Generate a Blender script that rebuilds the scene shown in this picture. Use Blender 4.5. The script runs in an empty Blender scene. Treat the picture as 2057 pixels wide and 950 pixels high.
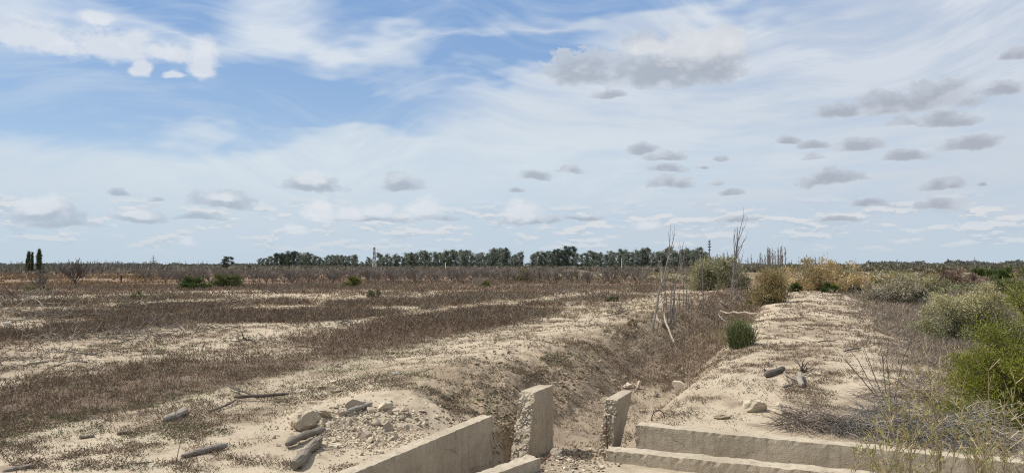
import bpy, bmesh, math, random
import numpy as np
from mathutils import Vector, Matrix, noise as mnoise

random.seed(7)
RNG = np.random.default_rng(7)
S = bpy.context.scene
COL = S.collection
PI = math.pi

# ------------------------------------------------------------------ camera
EYE = 1.8
FPX, CX, CY = 1500.0, 1028.5, 475.0          # photograph's pixels
PITCH = math.atan(57 / FPX)
cd = bpy.data.cameras.new('camera')
cam = bpy.data.objects.new('camera', cd)
COL.objects.link(cam)
cam.location = (0, 0, EYE)
cam.rotation_euler = (PI / 2 + PITCH, 0, 0)
cd.sensor_width = 36
cd.lens = 36 * FPX / 2057
cd.clip_start, cd.clip_end = 0.05, 20000
S.camera = cam

# ------------------------------------------------------------------ light
SUN_DIR = Vector((-0.57, 0.09, 0.80)).normalized()      # towards the sun
sl = bpy.data.lights.new('sun', 'SUN')
sl.energy, sl.angle, sl.color = 4.0, math.radians(0.6), (1.0, 0.955, 0.88)
sun = bpy.data.objects.new('sun', sl)
COL.objects.link(sun)
sun.rotation_euler = SUN_DIR.to_track_quat('Z', 'Y').to_euler()
S.view_settings.view_transform = 'Standard'
S.view_settings.look = 'None'
S.view_settings.gamma = 1
S.cycles.use_denoising = False
S.cycles.filter_width = 1.15
S.view_settings.exposure = 0.40


class NT:
    """Small helper for node trees."""
    def __init__(self, tree):
        self.t = tree

    def n(self, typ, **kw):
        o = self.t.nodes.new(typ)
        for k, v in kw.items():
            setattr(o, k, v)
        return o

    def link(self, a, b):
        self.t.links.new(a, b)

    def put(self, sock, v):
        if v is None:
            return
        if isinstance(v, bpy.types.NodeSocket):
            self.link(v, sock)
        else:
            sock.default_value = v

    def math(self, op, a, b=None, c=None, clamp=False):
        o = self.n('ShaderNodeMath', operation=op, use_clamp=clamp)
        for i, v in enumerate((a, b, c)):
            self.put(o.inputs[i], v)
        return o.outputs[0]

    def vmath(self, op, a, b=None, scale=None):
        o = self.n('ShaderNodeVectorMath', operation=op)
        self.put(o.inputs[0], a)
        self.put(o.inputs[1], b)
        if scale is not None:
            self.put(o.inputs['Scale'], scale)
        return o.outputs['Value'] if op in ('LENGTH', 'DOT_PRODUCT') else o.outputs[0]

    def mix(self, f, a, b, typ='MIX'):
        o = self.n('ShaderNodeMix', data_type='RGBA', blend_type=typ)
        self.put(o.inputs[0], f)
        self.put(o.inputs[6], a)
        self.put(o.inputs[7], b)
        return o.outputs[2]

    def ramp(self, v, lo, hi, smooth=True):
        o = self.n('ShaderNodeMapRange', interpolation_type='SMOOTHSTEP' if smooth else 'LINEAR', clamp=True)
        self.put(o.inputs[0], v)
        o.inputs[1].default_value, o.inputs[2].default_value = lo, hi
        o.inputs[3].default_value, o.inputs[4].default_value = 0, 1
        return o.outputs[0]

    def noise(self, vec, scale, detail=3, rough=0.55, color=False, dim='3D'):
        o = self.n('ShaderNodeTexNoise', noise_dimensions=dim)
        self.put(o.inputs['Vector'], vec)
        o.inputs['Scale'].default_value = scale
        o.inputs['Detail'].default_value = detail
        o.inputs['Roughness'].default_value = rough
        return o.outputs[1 if color else 0]


# ------------------------------------------------------------------ sky
def px_dir(px, py):
    a, b = (px - CX) / FPX, (CY - py) / FPX
    c, s = math.cos(PITCH), math.sin(PITCH)
    return Vector((a, c - b * s, s + b * c))


def px_sky(px, py):
    d = px_dir(px, py).normalized()
    return math.atan2(d.x, d.y), math.asin(d.z)


def build_sky():
    w = bpy.data.worlds.new('World')
    S.world = w
    w.use_nodes = True
    w.cycles.sampling_method = 'MANUAL'
    w.cycles.sample_map_resolution = 512
    w.node_tree.nodes.clear()
    T = NT(w.node_tree)
    out = T.n('ShaderNodeOutputWorld')
    bg = T.n('ShaderNodeBackground')
    STR = 0.1
    bg.inputs[1].default_value = STR
    T.link(bg.outputs[0], out.inputs[0])
    sky = T.n('ShaderNodeTexSky', sky_type='NISHITA')
    sky.sun_disc = False
    sky.sun_elevation = math.asin(SUN_DIR.z)
    sky.sun_rotation = math.atan2(SUN_DIR.x, SUN_DIR.y)
    sky.altitude, sky.air_density, sky.dust_density, sky.ozone_density = 400, 1.0, 0.6, 1.5
    tc = T.n('ShaderNodeTexCoord')
    d = tc.outputs['Generated']
    sp = T.n('ShaderNodeSeparateXYZ')
    T.link(d, sp.inputs[0])
    az = T.math('ARCTAN2', sp.outputs[0], sp.outputs[1])
    el = T.math('ARCSINE', sp.outputs[2])
    cb = T.n('ShaderNodeCombineXYZ')
    T.link(az, cb.inputs[0])
    T.link(el, cb.inputs[1])
    P0 = cb.outputs[0]

    # a group that measures how deep a direction lies in one cloud: 1 in its middle, 0 on its rim
    g = bpy.data.node_groups.new('cloud_puff', 'ShaderNodeTree')
    g.interface.new_socket('P', in_out='INPUT', socket_type='NodeSocketVector')
    g.interface.new_socket('C', in_out='INPUT', socket_type='NodeSocketVector')
    g.interface.new_socket('R', in_out='INPUT', socket_type='NodeSocketVector')
    g.interface.new_socket('Base', in_out='INPUT', socket_type='NodeSocketFloat')
    g.interface.new_socket('Max', in_out='INPUT', socket_type='NodeSocketFloat')
    g.interface.new_socket('D', in_out='OUTPUT', socket_type='NodeSocketFloat')
    g.interface.new_socket('P', in_out='OUTPUT', socket_type='NodeSocketVector')
    G = NT(g)
    gi, go = G.n('NodeGroupInput'), G.n('NodeGroupOutput')
    q = G.vmath('MULTIPLY', G.vmath('SUBTRACT', gi.outputs[0], gi.outputs[1]), gi.outputs[2])
    s2 = G.n('ShaderNodeSeparateXYZ')
    G.link(q, s2.inputs[0])
    yy = G.math('MAXIMUM', s2.outputs[1], G.math('MULTIPLY', s2.outputs[1], gi.outputs[3]))
    r = G.math('SQRT', G.math('ADD', G.math('MULTIPLY', s2.outputs[0], s2.outputs[0]), G.math('MULTIPLY', yy, yy)))
    dd = G.math('MAXIMUM', G.math('SUBTRACT', 1.0, r), gi.outputs[4])
    G.link(dd, go.inputs[0])
    # handing the direction on makes each puff wait for the one before it: a few values in use at a time instead of all at once
    G.link(G.vmath('MULTIPLY_ADD', (1e-7, 1e-7, 0), None), go.inputs[1])
    ma = go.inputs[1].links[0].from_node
    G.link(dd, ma.inputs[1])
    G.link(gi.outputs[0], ma.inputs[2])

    def puffs(P, items, base, tall=1.0):
        prev = None
        for cx, cy, rx, ry in items:
            a, e = px_sky(cx, cy)
            a2, _ = px_sky(cx + rx, cy)
            _, e2 = px_sky(cx, cy - ry)
            nd = T.n('ShaderNodeGroup')
            nd.node_tree = g
            T.link(P, nd.inputs[0])
            nd.inputs[1].default_value = (a, e, 0)
            nd.inputs[2].default_value = (1 / (a2 - a), 1 / ((e2 - e) * tall), 0)
            nd.inputs[3].default_value = -base
            if prev is None:
                nd.inputs[4].default_value = -3
            else:
                T.link(prev, nd.inputs[4])
            prev, P = nd.outputs[0], nd.outputs[1]
        return prev

    def warp(P, scale, amp, detail=3, flat=2.0):
        sc = T.vmath('MULTIPLY', d, (1, 1, flat))
        nz = T.noise(sc, scale, detail, 0.6, color=True)
        off = T.vmath('MULTIPLY', T.vmath('SUBTRACT', nz, (0.5, 0.5, 0.5)), (amp, amp * 0.7, 0))
        return T.vmath('ADD', P, off)

    # thin high veil with blue gaps
    Pw = warp(P0, 3.0, 0.30, 4, 3.0)
    blue = puffs(Pw, [(120, 190, 470, 95), (640, 180, 330, 60), (330, 40, 170, 70), (600, 215, 330, 40), (330, 235, 300, 40),
                      (850, 60, 250, 55), (1250, 30, 420, 55), (1000, 150, 160, 40)], 1.0)
    blue = T.ramp(blue, -0.30, 0.50)
    st = T.vmath('MULTIPLY', T.vmath('ADD', d, T.vmath('SCALE', T.noise(d, 2.0, 2, color=True), scale=0.35)), (1.0, 1.0, 5.5))
    wisps = T.noise(st, 3.6, 7, 0.60)
    wisps2 = T.noise(T.vmath('MULTIPLY', st, (1, 1, 1.6)), 9.0, 5, 0.6)
    wv = T.math('ADD', T.math('MULTIPLY', wisps, 0.72), T.math('MULTIPLY', wisps2, 0.28))
    veil = T.math('ADD', T.math('SUBTRACT', 0.88, T.math('MULTIPLY', blue, 0.74)), T.math('MULTIPLY', T.math('SUBTRACT', wv, 0.5), 1.75))
    veil = T.math('MINIMUM', T.math('MAXIMUM', veil, 0.06), 0.97)
    k = 1 / STR
    def c(rr, gg, bb, f=1.0):
        f *= 0.955
        return (rr * k * f, gg * k * f, bb * k * f, 1)
    ez = T.ramp(el, -0.02, 0.34)
    azr = T.ramp(az, -0.55, 0.65)
    veil_col = T.mix(ez, c(0.45, 0.53, 0.595), c(0.525, 0.585, 0.665))
    veil_col = T.mix(T.math('MULTIPLY', azr, 0.55), veil_col, c(0.435, 0.470, 0.535))
    bright = T.ramp(wisps, 0.42, 0.68)
    veil_col = T.mix(T.math('MULTIPLY', bright, T.math('MULTIPLY', ez, 0.5)), veil_col, c(0.60, 0.645, 0.685))
    mid = puffs(P0, [(900, 330, 1300, 120)], 1.0)
    veil_col = T.mix(T.math('MULTIPLY', T.ramp(mid, -0.1, 0.9), 0.55), veil_col, c(0.575, 0.635, 0.665))
    clear = T.mix(0.82, sky.outputs[0], T.mix(ez, c(0.36, 0.49, 0.63), c(0.158, 0.292, 0.530)))
    col = T.mix(veil, clear, veil_col)

    # low band of broken cloud towards the horizon
    lowc = T.vmath('MULTIPLY', d, (1, 1, 4.2))
    ln = T.noise(lowc, 15.0, 5, 0.62)
    win = T.math('MULTIPLY', T.ramp(el, 0.010, 0.028), T.math('SUBTRACT', 1.0, T.ramp(el, 0.058, 0.095)))
    lowm = T.math('MULTIPLY', T.ramp(ln, 0.50, 0.57), win)
    lowl = T.noise(T.vmath('ADD', lowc, (0, 0, 0.02)), 15.0, 5, 0.62)
    lit = T.ramp(T.math('SUBTRACT', ln, lowl), -0.03, 0.05)
    col = T.mix(T.math('MULTIPLY', lowm, 0.75), col, T.mix(lit, c(0.40, 0.465, 0.54), c(0.61, 0.61, 0.615)))

    # cumulus: grey bodies, then sunlit heads
    dz = T.vmath('MULTIPLY', d, (1, 1, 1.5))
    Pc = warp(P0, 14.0, 0.034, 3, 1.6)
    def ragged(v):
        a = T.math('MULTIPLY', T.math('SUBTRACT', T.noise(v, 34.0, 4, 0.62), 0.5), 1.15)
        return T.math('ADD', a, T.math('MULTIPLY', T.math('SUBTRACT', T.noise(v, 120.0, 3, 0.6), 0.5), 0.42))
    rag = ragged(dz)
    crest = T.ramp(T.math('SUBTRACT', T.noise(dz, 30.0, 2, 0.5), T.noise(T.vmath('ADD', dz, (-0.008, 0, 0.018)), 30.0, 2, 0.5)), -0.02, 0.22)
    grey = [(1345, 158, 170, 84), (1180, 160, 92, 56), (1440, 150, 70, 84), (1225, 195, 40, 14), (1690, 232, 66, 22), (1790, 222, 120, 38), (1890, 204, 100, 46),
            (2015, 182, 46, 20), (1900, 246, 84, 26), (1820, 250, 48, 13), (2042, 114, 40, 20),
            (628, 381, 84, 26), (806, 376, 52, 23), (444, 414, 72, 30), (98, 440, 78, 32), (276, 440, 60, 24), (305, 399, 22, 9), (232, 392, 22, 9),
            (1150, 346, 38, 13), (1076, 361, 50, 12), (1042, 388, 18, 8), (1297, 301, 44, 18), (1340, 318, 44, 16), (1345, 344, 46, 14), (1352, 377, 52, 23),
            (1446, 320, 20, 10), (1466, 391, 30, 9), (1406, 338, 14, 6), (1436, 371, 18, 8), (1580, 285, 28, 12), (1632, 295, 38, 15), (1722, 298, 56, 22),
            (1825, 317, 60, 18), (1945, 297, 68, 22), (1632, 317, 26, 10), (1672, 366, 84, 24), (1895, 377, 46, 23), (1756, 413, 48, 12), (1890, 420, 62, 20),
            (1967, 374, 11, 7), (130, 455, 90, 14), (740, 447, 100, 10), (880, 442, 60, 9), (1070, 446, 80, 12), (400, 440, 60, 8), (1170, 440, 50, 7), (1480, 438, 50, 7), (1680, 446, 60, 7)]
    gD = puffs(Pc, grey, 4.0, 1.25)
    gD = T.math('ADD', gD, rag)
    gm = T.ramp(gD, -0.02, 0.20)
    gcol = T.mix(azr, c(0.335, 0.392, 0.465), c(0.315, 0.342, 0.395))
    gcol = T.mix(T.ramp(gD, 0.05, 0.75), T.mix(0.62, gcol, veil_col), gcol)
    gcol = T.mix(T.math('MULTIPLY', crest, 0.45), gcol, T.mix(0.5, veil_col, c(0.60, 0.63, 0.665)))
    col = T.mix(T.math('MULTIPLY', gm, 0.90), col, gcol)
    white = [(60, 80, 130, 46), (235, 100, 120, 40), (195, 44, 46, 20), (405, 128, 42, 44), (330, 112, 100, 22), (285, 138, 28, 20), (350, 152, 30, 10),
             (1400, 98, 105, 46), (1465, 98, 40, 34), (1310, 100, 50, 20),
             (628, 364, 50, 20), (84, 416, 62, 26), (645, 432, 44, 28), (700, 436, 50, 20), (760, 430, 46, 22), (850, 424, 50, 24), (1048, 428, 48, 26), (590, 462, 30, 12),
             (380, 489, 24, 11), (275, 428, 44, 14), (450, 400, 36, 14), (1500, 448, 30, 8), (1300, 452, 40, 9), (1960, 452, 30, 9)]
    wD = puffs(Pc, white, 1.6, 1.25)
    wD = T.math('ADD', wD, rag)
    wm = T.ramp(wD, -0.06, 0.60)
    wcol = T.mix(azr, c(0.635, 0.655, 0.68), c(0.59, 0.605, 0.625))
    wcol = T.mix(T.math('MULTIPLY', T.math('SUBTRACT', 1.0, crest), 0.42), wcol, T.mix(0.5, wcol, c(0.44, 0.495, 0.58)))
    col = T.mix(T.math('MULTIPLY', wm, 0.80), col, wcol)
    # pale air close to the horizon
    low = T.math('SUBTRACT', 1.0, T.ramp(el, -0.01, 0.075))
    col = T.mix(T.math('MULTIPLY', low, 0.66), col, c(0.405, 0.49, 0.565))
    T.link(col, bg.inputs[0])


build_sky()

# ------------------------------------------------------------------ noise on arrays
def _hash(ix, iy, seed):
    h = (ix.astype(np.int64) * 374761393 + iy.astype(np.int64) * 668265263 + seed * 974711) & 0xFFFFFFFF
    h = ((h ^ (h >> 13)) * 1274126177) & 0xFFFFFFFF
    h = (h ^ (h >> 16)) & 0xFFFFFFFF
    return h.astype(np.float64) / 4294967295.0


def vnoise(x, y, seed=0):
    x = np.asarray(x, float)
    y = np.asarray(y, float)
    ix, iy = np.floor(x), np.floor(y)
    fx, fy = x - ix, y - iy
    fx = fx * fx * fx * (fx * (fx * 6 - 15) + 10)
    fy = fy * fy * fy * (fy * (fy * 6 - 15) + 10)
    a, b = _hash(ix, iy, seed), _hash(ix + 1, iy, seed)
    c, d = _hash(ix, iy + 1, seed), _hash(ix + 1, iy + 1, seed)
    return (a + (b - a) * fx) * (1 - fy) + (c + (d - c) * fx) * fy


def fbm(x, y, octs=4, seed=0, gain=0.5):
    v, a, t = 0, 1.0, 0
    for o in range(octs):
        f = 2.03 ** o
        v = v + a * vnoise(x * f + 17.3 * o, y * f - 9.1 * o, seed + o)
        t += a
        a *= gain
    return v / t


def sstep(a, b, x):
    t = np.clip((x - a) / (b - a), 0, 1)
    return t * t * (3 - 2 * t)


# ------------------------------------------------------------------ the lie of the land
DX, DY = 0.371, 0.928          # the ditch's direction; u runs to its right, v along it
C0 = (0.83, 9.4)


def to_uv(x, y):
    x, y = x - C0[0], y - C0[1]
    return x * DY - y * DX, x * DX + y * DY


def to_xy(u, v):
    return C0[0] + u * DY + v * DX, C0[1] - u * DX + v * DY


PU = [-60, -20, -7, -4.6, -3.4, -2.7, -2.1, -1.5, -1.05, -0.78, -0.4, 0.3, 0.5, 0.8, 1.1, 1.6, 2.8, 4.2, 5.4, 7, 60]
PZ = [-.1, 0, 0, 0.04, 0.17, 0.24, 0.20, 0.04, -.22, -.47, -.54, -.54, -.45, -.2, 0.06, 0.19, 0.25, 0.19, -.1, -.25, -.3]
BU = [-60, -3, -1.0, -0.8, -0.6, 0.45, 0.6, 0.95, 1.3, 60]
BZ = [0, 0, 0, -.06, -.5, -.5, -.42, -.05, 0.0, 0.0]
BUMPS = []                      # (x, y, radius, height)


def hz0(x, y):
    x = np.asarray(x, float)
    y = np.asarray(y, float)
    u, v = to_uv(x, y)
    wob = (vnoise(v * 0.45, u * 0.1, 5) - 0.5) * 0.5 + (vnoise(v * 1.3, u * 0.3, 6) - 0.5) * 0.22
    near = sstep(2.0, 5.0, v)
    uu = u + wob * (0.25 + 0.75 * near) * (np.abs(u) < 9)
    prof = np.interp(uu, PU, PZ)
    ramp = sstep(-0.6, 3.2, v)
    prof = np.where(u > 0.8, prof * ramp + np.minimum(prof, 0.02) * (1 - ramp), prof)
    box = np.interp(u, BU, BZ)
    side = (v < -1.0) & (v > -2.2) & (u > -0.6) & (u < 7)
    box = np.where(side, -0.5, box)
    box = np.where((v < -2.25) & (u > 0.42) & (v > -30), 0.0, box)
    t = sstep(-1.1, -0.1, v)
    t = np.where(u < -0.7, sstep(-1.8, 0.9, v), t)
    z = box * (1 - t) + prof * t
    z = np.where(side & (u > 0.7), -0.5, z)
    z = np.where((u > 0.97) & (v >= -1.0) & (v < -0.2), np.maximum(z, -0.02), z)
    r = np.hypot(x, y)
    far = sstep(38, 105, r)
    lev = np.exp(-((u - 2.8) / 2.2) ** 2) * sstep(120, 60, v)
    z = z * (1 - far) + (-0.6 + 0.35 * lev) * far
    z = z + far * (fbm(x / 45, y / 45, 3, 11) - 0.5) * 0.5 * sstep(1500, 300, r)
    for bx, by, br, bh in BUMPS:
        z = z + bh * np.exp(-((x - bx) ** 2 + (y - by) ** 2) / (br * br))
    # low banks of old spoil beyond the orchard
    for bx, by, rx, ry, bh in ((13, 136, 9, 7, 1.0), (24, 132, 10, 8, 1.15), (36, 140, 12, 8, 1.0), (12, 168, 8, 9, 2.1), (1, 150, 8, 7, 0.9), (-150, 420, 60, 60, 2.5)):
        z = z + 0.55 * bh * np.exp(-((x - bx) / rx) ** 2 - ((y - by) / ry) ** 2) * (0.3 + 1.3 * fbm(x / 5, y / 5, 3, 31))
    return z


def hz(x, y):
    x = np.asarray(x, float)
    y = np.asarray(y, float)
    z = hz0(x, y)
    u, v = to_uv(x, y)
    r = np.hypot(x, y)
    fine = sstep(60, 18, r)
    slope = np.exp(-((u + 1.5) / 1.0) ** 2) * sstep(-1.6, 0.2, v) * sstep(45, 25, v) + 0.6 * np.exp(-((u - 0.9) / 0.4) ** 2) * sstep(0.5, 2, v)
    n1 = fbm(x / 1.3, y / 1.3, 3, 21) - 0.5
    n2 = fbm(x / 0.30, y / 0.30, 3, 22) - 0.5
    rid = 1 - np.abs(2 * fbm(x / 0.34, y / 0.34, 3, 23) - 1)
    z = z + fine * (0.07 * n1 + 0.035 * n2)
    z = z + fine * slope * (0.17 * (rid - 0.6) + 0.26 * (fbm(x / 0.7, y / 0.7, 4, 24) - 0.5) + 0.05 * (fbm(x / 0.12, y / 0.12, 2, 25) - 0.5))
    return z


_TS = np.geomspace(2.5, 3500, 5000)


def at(px, py, zc=None):
    """The point of the ground that the photograph shows at a pixel (or the point at height zc)."""
    d = px_dir(px, py)
    if zc is not None:
        t = (zc - EYE) / d.z
        return Vector((d.x * t, d.y * t, zc))
    xs, ys, zs = d.x * _TS, d.y * _TS, EYE + d.z * _TS
    below = np.nonzero(zs < hz0(xs, ys))[0]
    i = below[0] if len(below) else len(_TS) - 1
    x, y = float(xs[i]), float(ys[i])
    return Vector((x, y, float(hz(x, y))))


def gz(x, y):
    return float(hz(x, y))


def mpp(p):
    """metres per photograph pixel at a point"""
    return math.hypot(p.x, p.y) / FPX


for _px, _py, _r, _h in ((690, 830, 0.55, 0.10), (790, 830, 0.6, 0.10), (630, 845, 0.3, 0.10), (905, 850, 0.35, -0.13), (1560, 815, 0.5, 0.06), (1310, 742, 0.5, -0.16), (1255, 705, 0.45, 0.14), (1215, 790, 0.35, -0.08), (1030, 800, 0.4, 0.10)):
    _p = at(_px, _py, 0.0)
    BUMPS.append((_p.x, _p.y, _r, _h))


# ------------------------------------------------------------------ materials
def new_mat(name):
    m = bpy.data.materials.new(name)
    m.use_nodes = True
    m.node_tree.nodes.clear()
    T = NT(m.node_tree)
    out = T.n('ShaderNodeOutputMaterial')
    return m, T, out


def mat_attr(name, rough=0.9, var=0.25, scale=9.0, transl=0.0, bump=0.0, spec=0.2):
    """colour from the mesh's own colours, broken up by noise"""
    m, T, out = new_mat(name)
    at_ = T.n('ShaderNodeAttribute', attribute_name='col')
    tc = T.n('ShaderNodeTexCoord')
    nz = T.noise(tc.outputs['Object'], scale, 4, 0.6)
    f = T.math('ADD', 1.0 - var, T.math('MULTIPLY', nz, 2 * var))
    colr = T.vmath('SCALE', at_.outputs['Color'], scale=f)
    b = T.n('ShaderNodeBsdfPrincipled')
    T.link(colr, b.inputs['Base Color'])
    b.inputs['Roughness'].default_value = rough
    b.inputs['Specular IOR Level'].default_value = spec
    if bump:
        bp = T.n('ShaderNodeBump')
        bp.inputs['Strength'].default_value = bump
        bp.inputs['Distance'].default_value = 0.02
        T.link(T.noise(tc.outputs['Object'], scale * 3, 5, 0.65), bp.inputs['Height'])
        T.link(bp.outputs[0], b.inputs['Normal'])
    if transl:
        tr = T.n('ShaderNodeBsdfTranslucent')
        T.link(colr, tr.inputs[0])
        mx = T.n('ShaderNodeMixShader')
        mx.inputs[0].default_value = transl
        T.link(b.outputs[0], mx.inputs[1])
        T.link(tr.outputs[0], mx.inputs[2])
        T.link(mx.outputs[0], out.inputs[0])
    else:
        T.link(b.outputs[0], out.inputs[0])
    return m


def mat_ground():
    m, T, out = new_mat('sandy_ground')
    at_ = T.n('ShaderNodeAttribute', attribute_name='col')
    tc = T.n('ShaderNodeTexCoord')
    P = tc.outputs['Object']
    b = T.n('ShaderNodeBsdfPrincipled')
    n1 = T.noise(P, 26, 5, 0.7)
    n2 = T.noise(P, 5, 4, 0.6)
    f = T.math('ADD', 0.74, T.math('ADD', T.math('MULTIPLY', n1, 0.32), T.math('MULTIPLY', n2, 0.20)))
    colr = T.vmath('SCALE', at_.outputs['Color'], scale=f)
    # crumbs of dark litter lying on the sand
    vr = T.n('ShaderNodeTexVoronoi', feature='F1')
    T.link(P, vr.inputs['Vector'])
    vr.inputs['Scale'].default_value = 17
    sz = T.n('ShaderNodeSeparateColor')
    T.link(vr.outputs['Color'], sz.inputs[0])
    rad = T.math('MULTIPLY', T.math('SUBTRACT', sz.outputs[0], 0.45), 0.40)
    speck = T.math('GREATER_THAN', rad, T.math('ADD', vr.outputs['Distance'], T.math('MULTIPLY', T.math('SUBTRACT', n1, 0.5), 0.35)))
    speck = T.math('MULTIPLY', speck, T.ramp(n2, 0.38, 0.60))
    colr = T.mix(T.math('MULTIPLY', speck, 0.55), colr, (0.075, 0.057, 0.040, 1))
    T.link(colr, b.inputs['Base Color'])
    b.inputs['Roughness'].default_value = 0.95
    b.inputs['Specular IOR Level'].default_value = 0.1
    bp = T.n('ShaderNodeBump')
    bp.inputs['Strength'].default_value = 0.55
    bp.inputs['Distance'].default_value = 0.03
    T.link(T.math('ADD', T.math('MULTIPLY', n1, 0.7), T.noise(P, 70, 4, 0.7)), bp.inputs['Height'])
    T.link(bp.outputs[0], b.inputs['Normal'])
    T.link(b.outputs[0], out.inputs[0])
    return m


def mat_concrete(name, base, dark, scale=1.0):
    m, T, out = new_mat(name)
    tc = T.n('ShaderNodeTexCoord')
    P = tc.outputs['Object']
    b = T.n('ShaderNodeBsdfPrincipled')
    big = T.noise(P, 1.6 * scale, 5, 0.65)
    med = T.noise(P, 9 * scale, 5, 0.65)
    fin = T.noise(P, 75 * scale, 3, 0.7)
    colr = T.mix(T.ramp(big, 0.36, 0.68), base, dark)
    colr = T.mix(T.math('MULTIPLY', T.ramp(med, 0.48, 0.68), 0.60), colr, tuple(0.70 * q for q in base[:3]) + (1,))
    vr = T.n('ShaderNodeTexVoronoi', feature='F1')
    T.link(P, vr.inputs['Vector'])
    vr.inputs['Scale'].default_value = 26 * scale
    sz = T.n('ShaderNodeSeparateColor')
    T.link(vr.outputs['Color'], sz.inputs[0])
    pit = T.math('GREATER_THAN', T.math('MULTIPLY', T.math('SUBTRACT', sz.outputs[0], 0.72), 0.75), vr.outputs['Distance'])
    colr = T.mix(T.math('MULTIPLY', pit, 0.6), colr, (0.09, 0.075, 0.06, 1))
    # rain streaks and hairline cracks
    run = T.noise(T.vmath('MULTIPLY', P, (9, 9, 0.8)), 1.6 * scale, 4, 0.6)
    colr = T.mix(T.math('MULTIPLY', T.ramp(run, 0.50, 0.70), 0.48), colr, (0.20, 0.165, 0.125, 1))
    cv = T.n('ShaderNodeTexVoronoi', feature='DISTANCE_TO_EDGE')
    T.link(T.vmath('ADD', P, T.vmath('SCALE', T.noise(P, 5.0, 4, 0.7, color=True), scale=0.22)), cv.inputs['Vector'])
    cv.inputs['Scale'].default_value = 1.1
    crk = T.math('MULTIPLY', T.math('LESS_THAN', cv.outputs['Distance'], 0.0035), T.ramp(big, 0.50, 0.58))
    colr = T.mix(T.math('MULTIPLY', crk, 0.75), colr, (0.07, 0.055, 0.04, 1))
    f = T.math('ADD', 0.80, T.math('MULTIPLY', fin, 0.40))
    colr = T.vmath('SCALE', colr, scale=f)
    T.link(colr, b.inputs['Base Color'])
    b.inputs['Roughness'].default_value = 0.92
    b.inputs['Specular IOR Level'].default_value = 0.15
    bp = T.n('ShaderNodeBump')
    bp.inputs['Strength'].default_value = 0.5
    bp.inputs['Distance'].default_value = 0.012
    T.link(T.math('SUBTRACT', T.math('ADD', T.math('MULTIPLY', med, 0.8), fin), T.math('MULTIPLY', pit, 0.8)), bp.inputs['Height'])
    T.link(bp.outputs[0], b.inputs['Normal'])
    T.link(b.outputs[0], out.inputs[0])
    return m


def mat_wood(name):
    """weathered wood: colour from the mesh, long streaks"""
    m, T, out = new_mat(name)
    at_ = T.n('ShaderNodeAttribute', attribute_name='col')
    tc = T.n('ShaderNodeTexCoord')
    P = tc.outputs['Object']
    n1 = T.noise(T.vmath('MULTIPLY', P, (1, 5, 5)), 14, 5, 0.65)
    n2 = T.noise(P, 6, 3, 0.6)
    f = T.math('ADD', 0.10, T.math('ADD', T.math('MULTIPLY', n1, 0.95), T.math('MULTIPLY', n2, 0.40)))
    b = T.n('ShaderNodeBsdfPrincipled')
    T.link(T.vmath('SCALE', at_.outputs['Color'], scale=f), b.inputs['Base Color'])
    b.inputs['Roughness'].default_value = 0.85
    b.inputs['Specular IOR Level'].default_value = 0.2
    bp = T.n('ShaderNodeBump')
    bp.inputs['Strength'].default_value = 0.6
    bp.inputs['Distance'].default_value = 0.01
    T.link(n1, bp.inputs['Height'])
    T.link(bp.outputs[0], b.inputs['Normal'])
    T.link(b.outputs[0], out.inputs[0])
    return m


M_GROUND = mat_ground()
M_CONC = mat_concrete('weathered_concrete', (0.445, 0.378, 0.285, 1), (0.335, 0.28, 0.205, 1))
M_BROKEN = mat_concrete('broken_concrete', (0.42, 0.345, 0.25, 1), (0.33, 0.265, 0.19, 1), 2.0)
M_LEAF = mat_attr('leaves', 0.8, 0.18, 3.0, transl=0.22)
M_DRY = mat_attr('dry_stalks', 0.95, 0.2, 2.0, transl=0.12)
M_TWIG = mat_attr('twigs', 0.9, 0.25, 6.0)
M_STONE = mat_attr('rubble_stone', 0.92, 0.30, 14.0, bump=0.5)
M_WOOD = mat_wood('grey_wood')
M_METAL = mat_attr('rusty_metal', 0.7, 0.45, 18.0)
M_PAINT = mat_attr('painted_metal', 0.55, 0.08, 2.0, spec=0.4)


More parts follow.
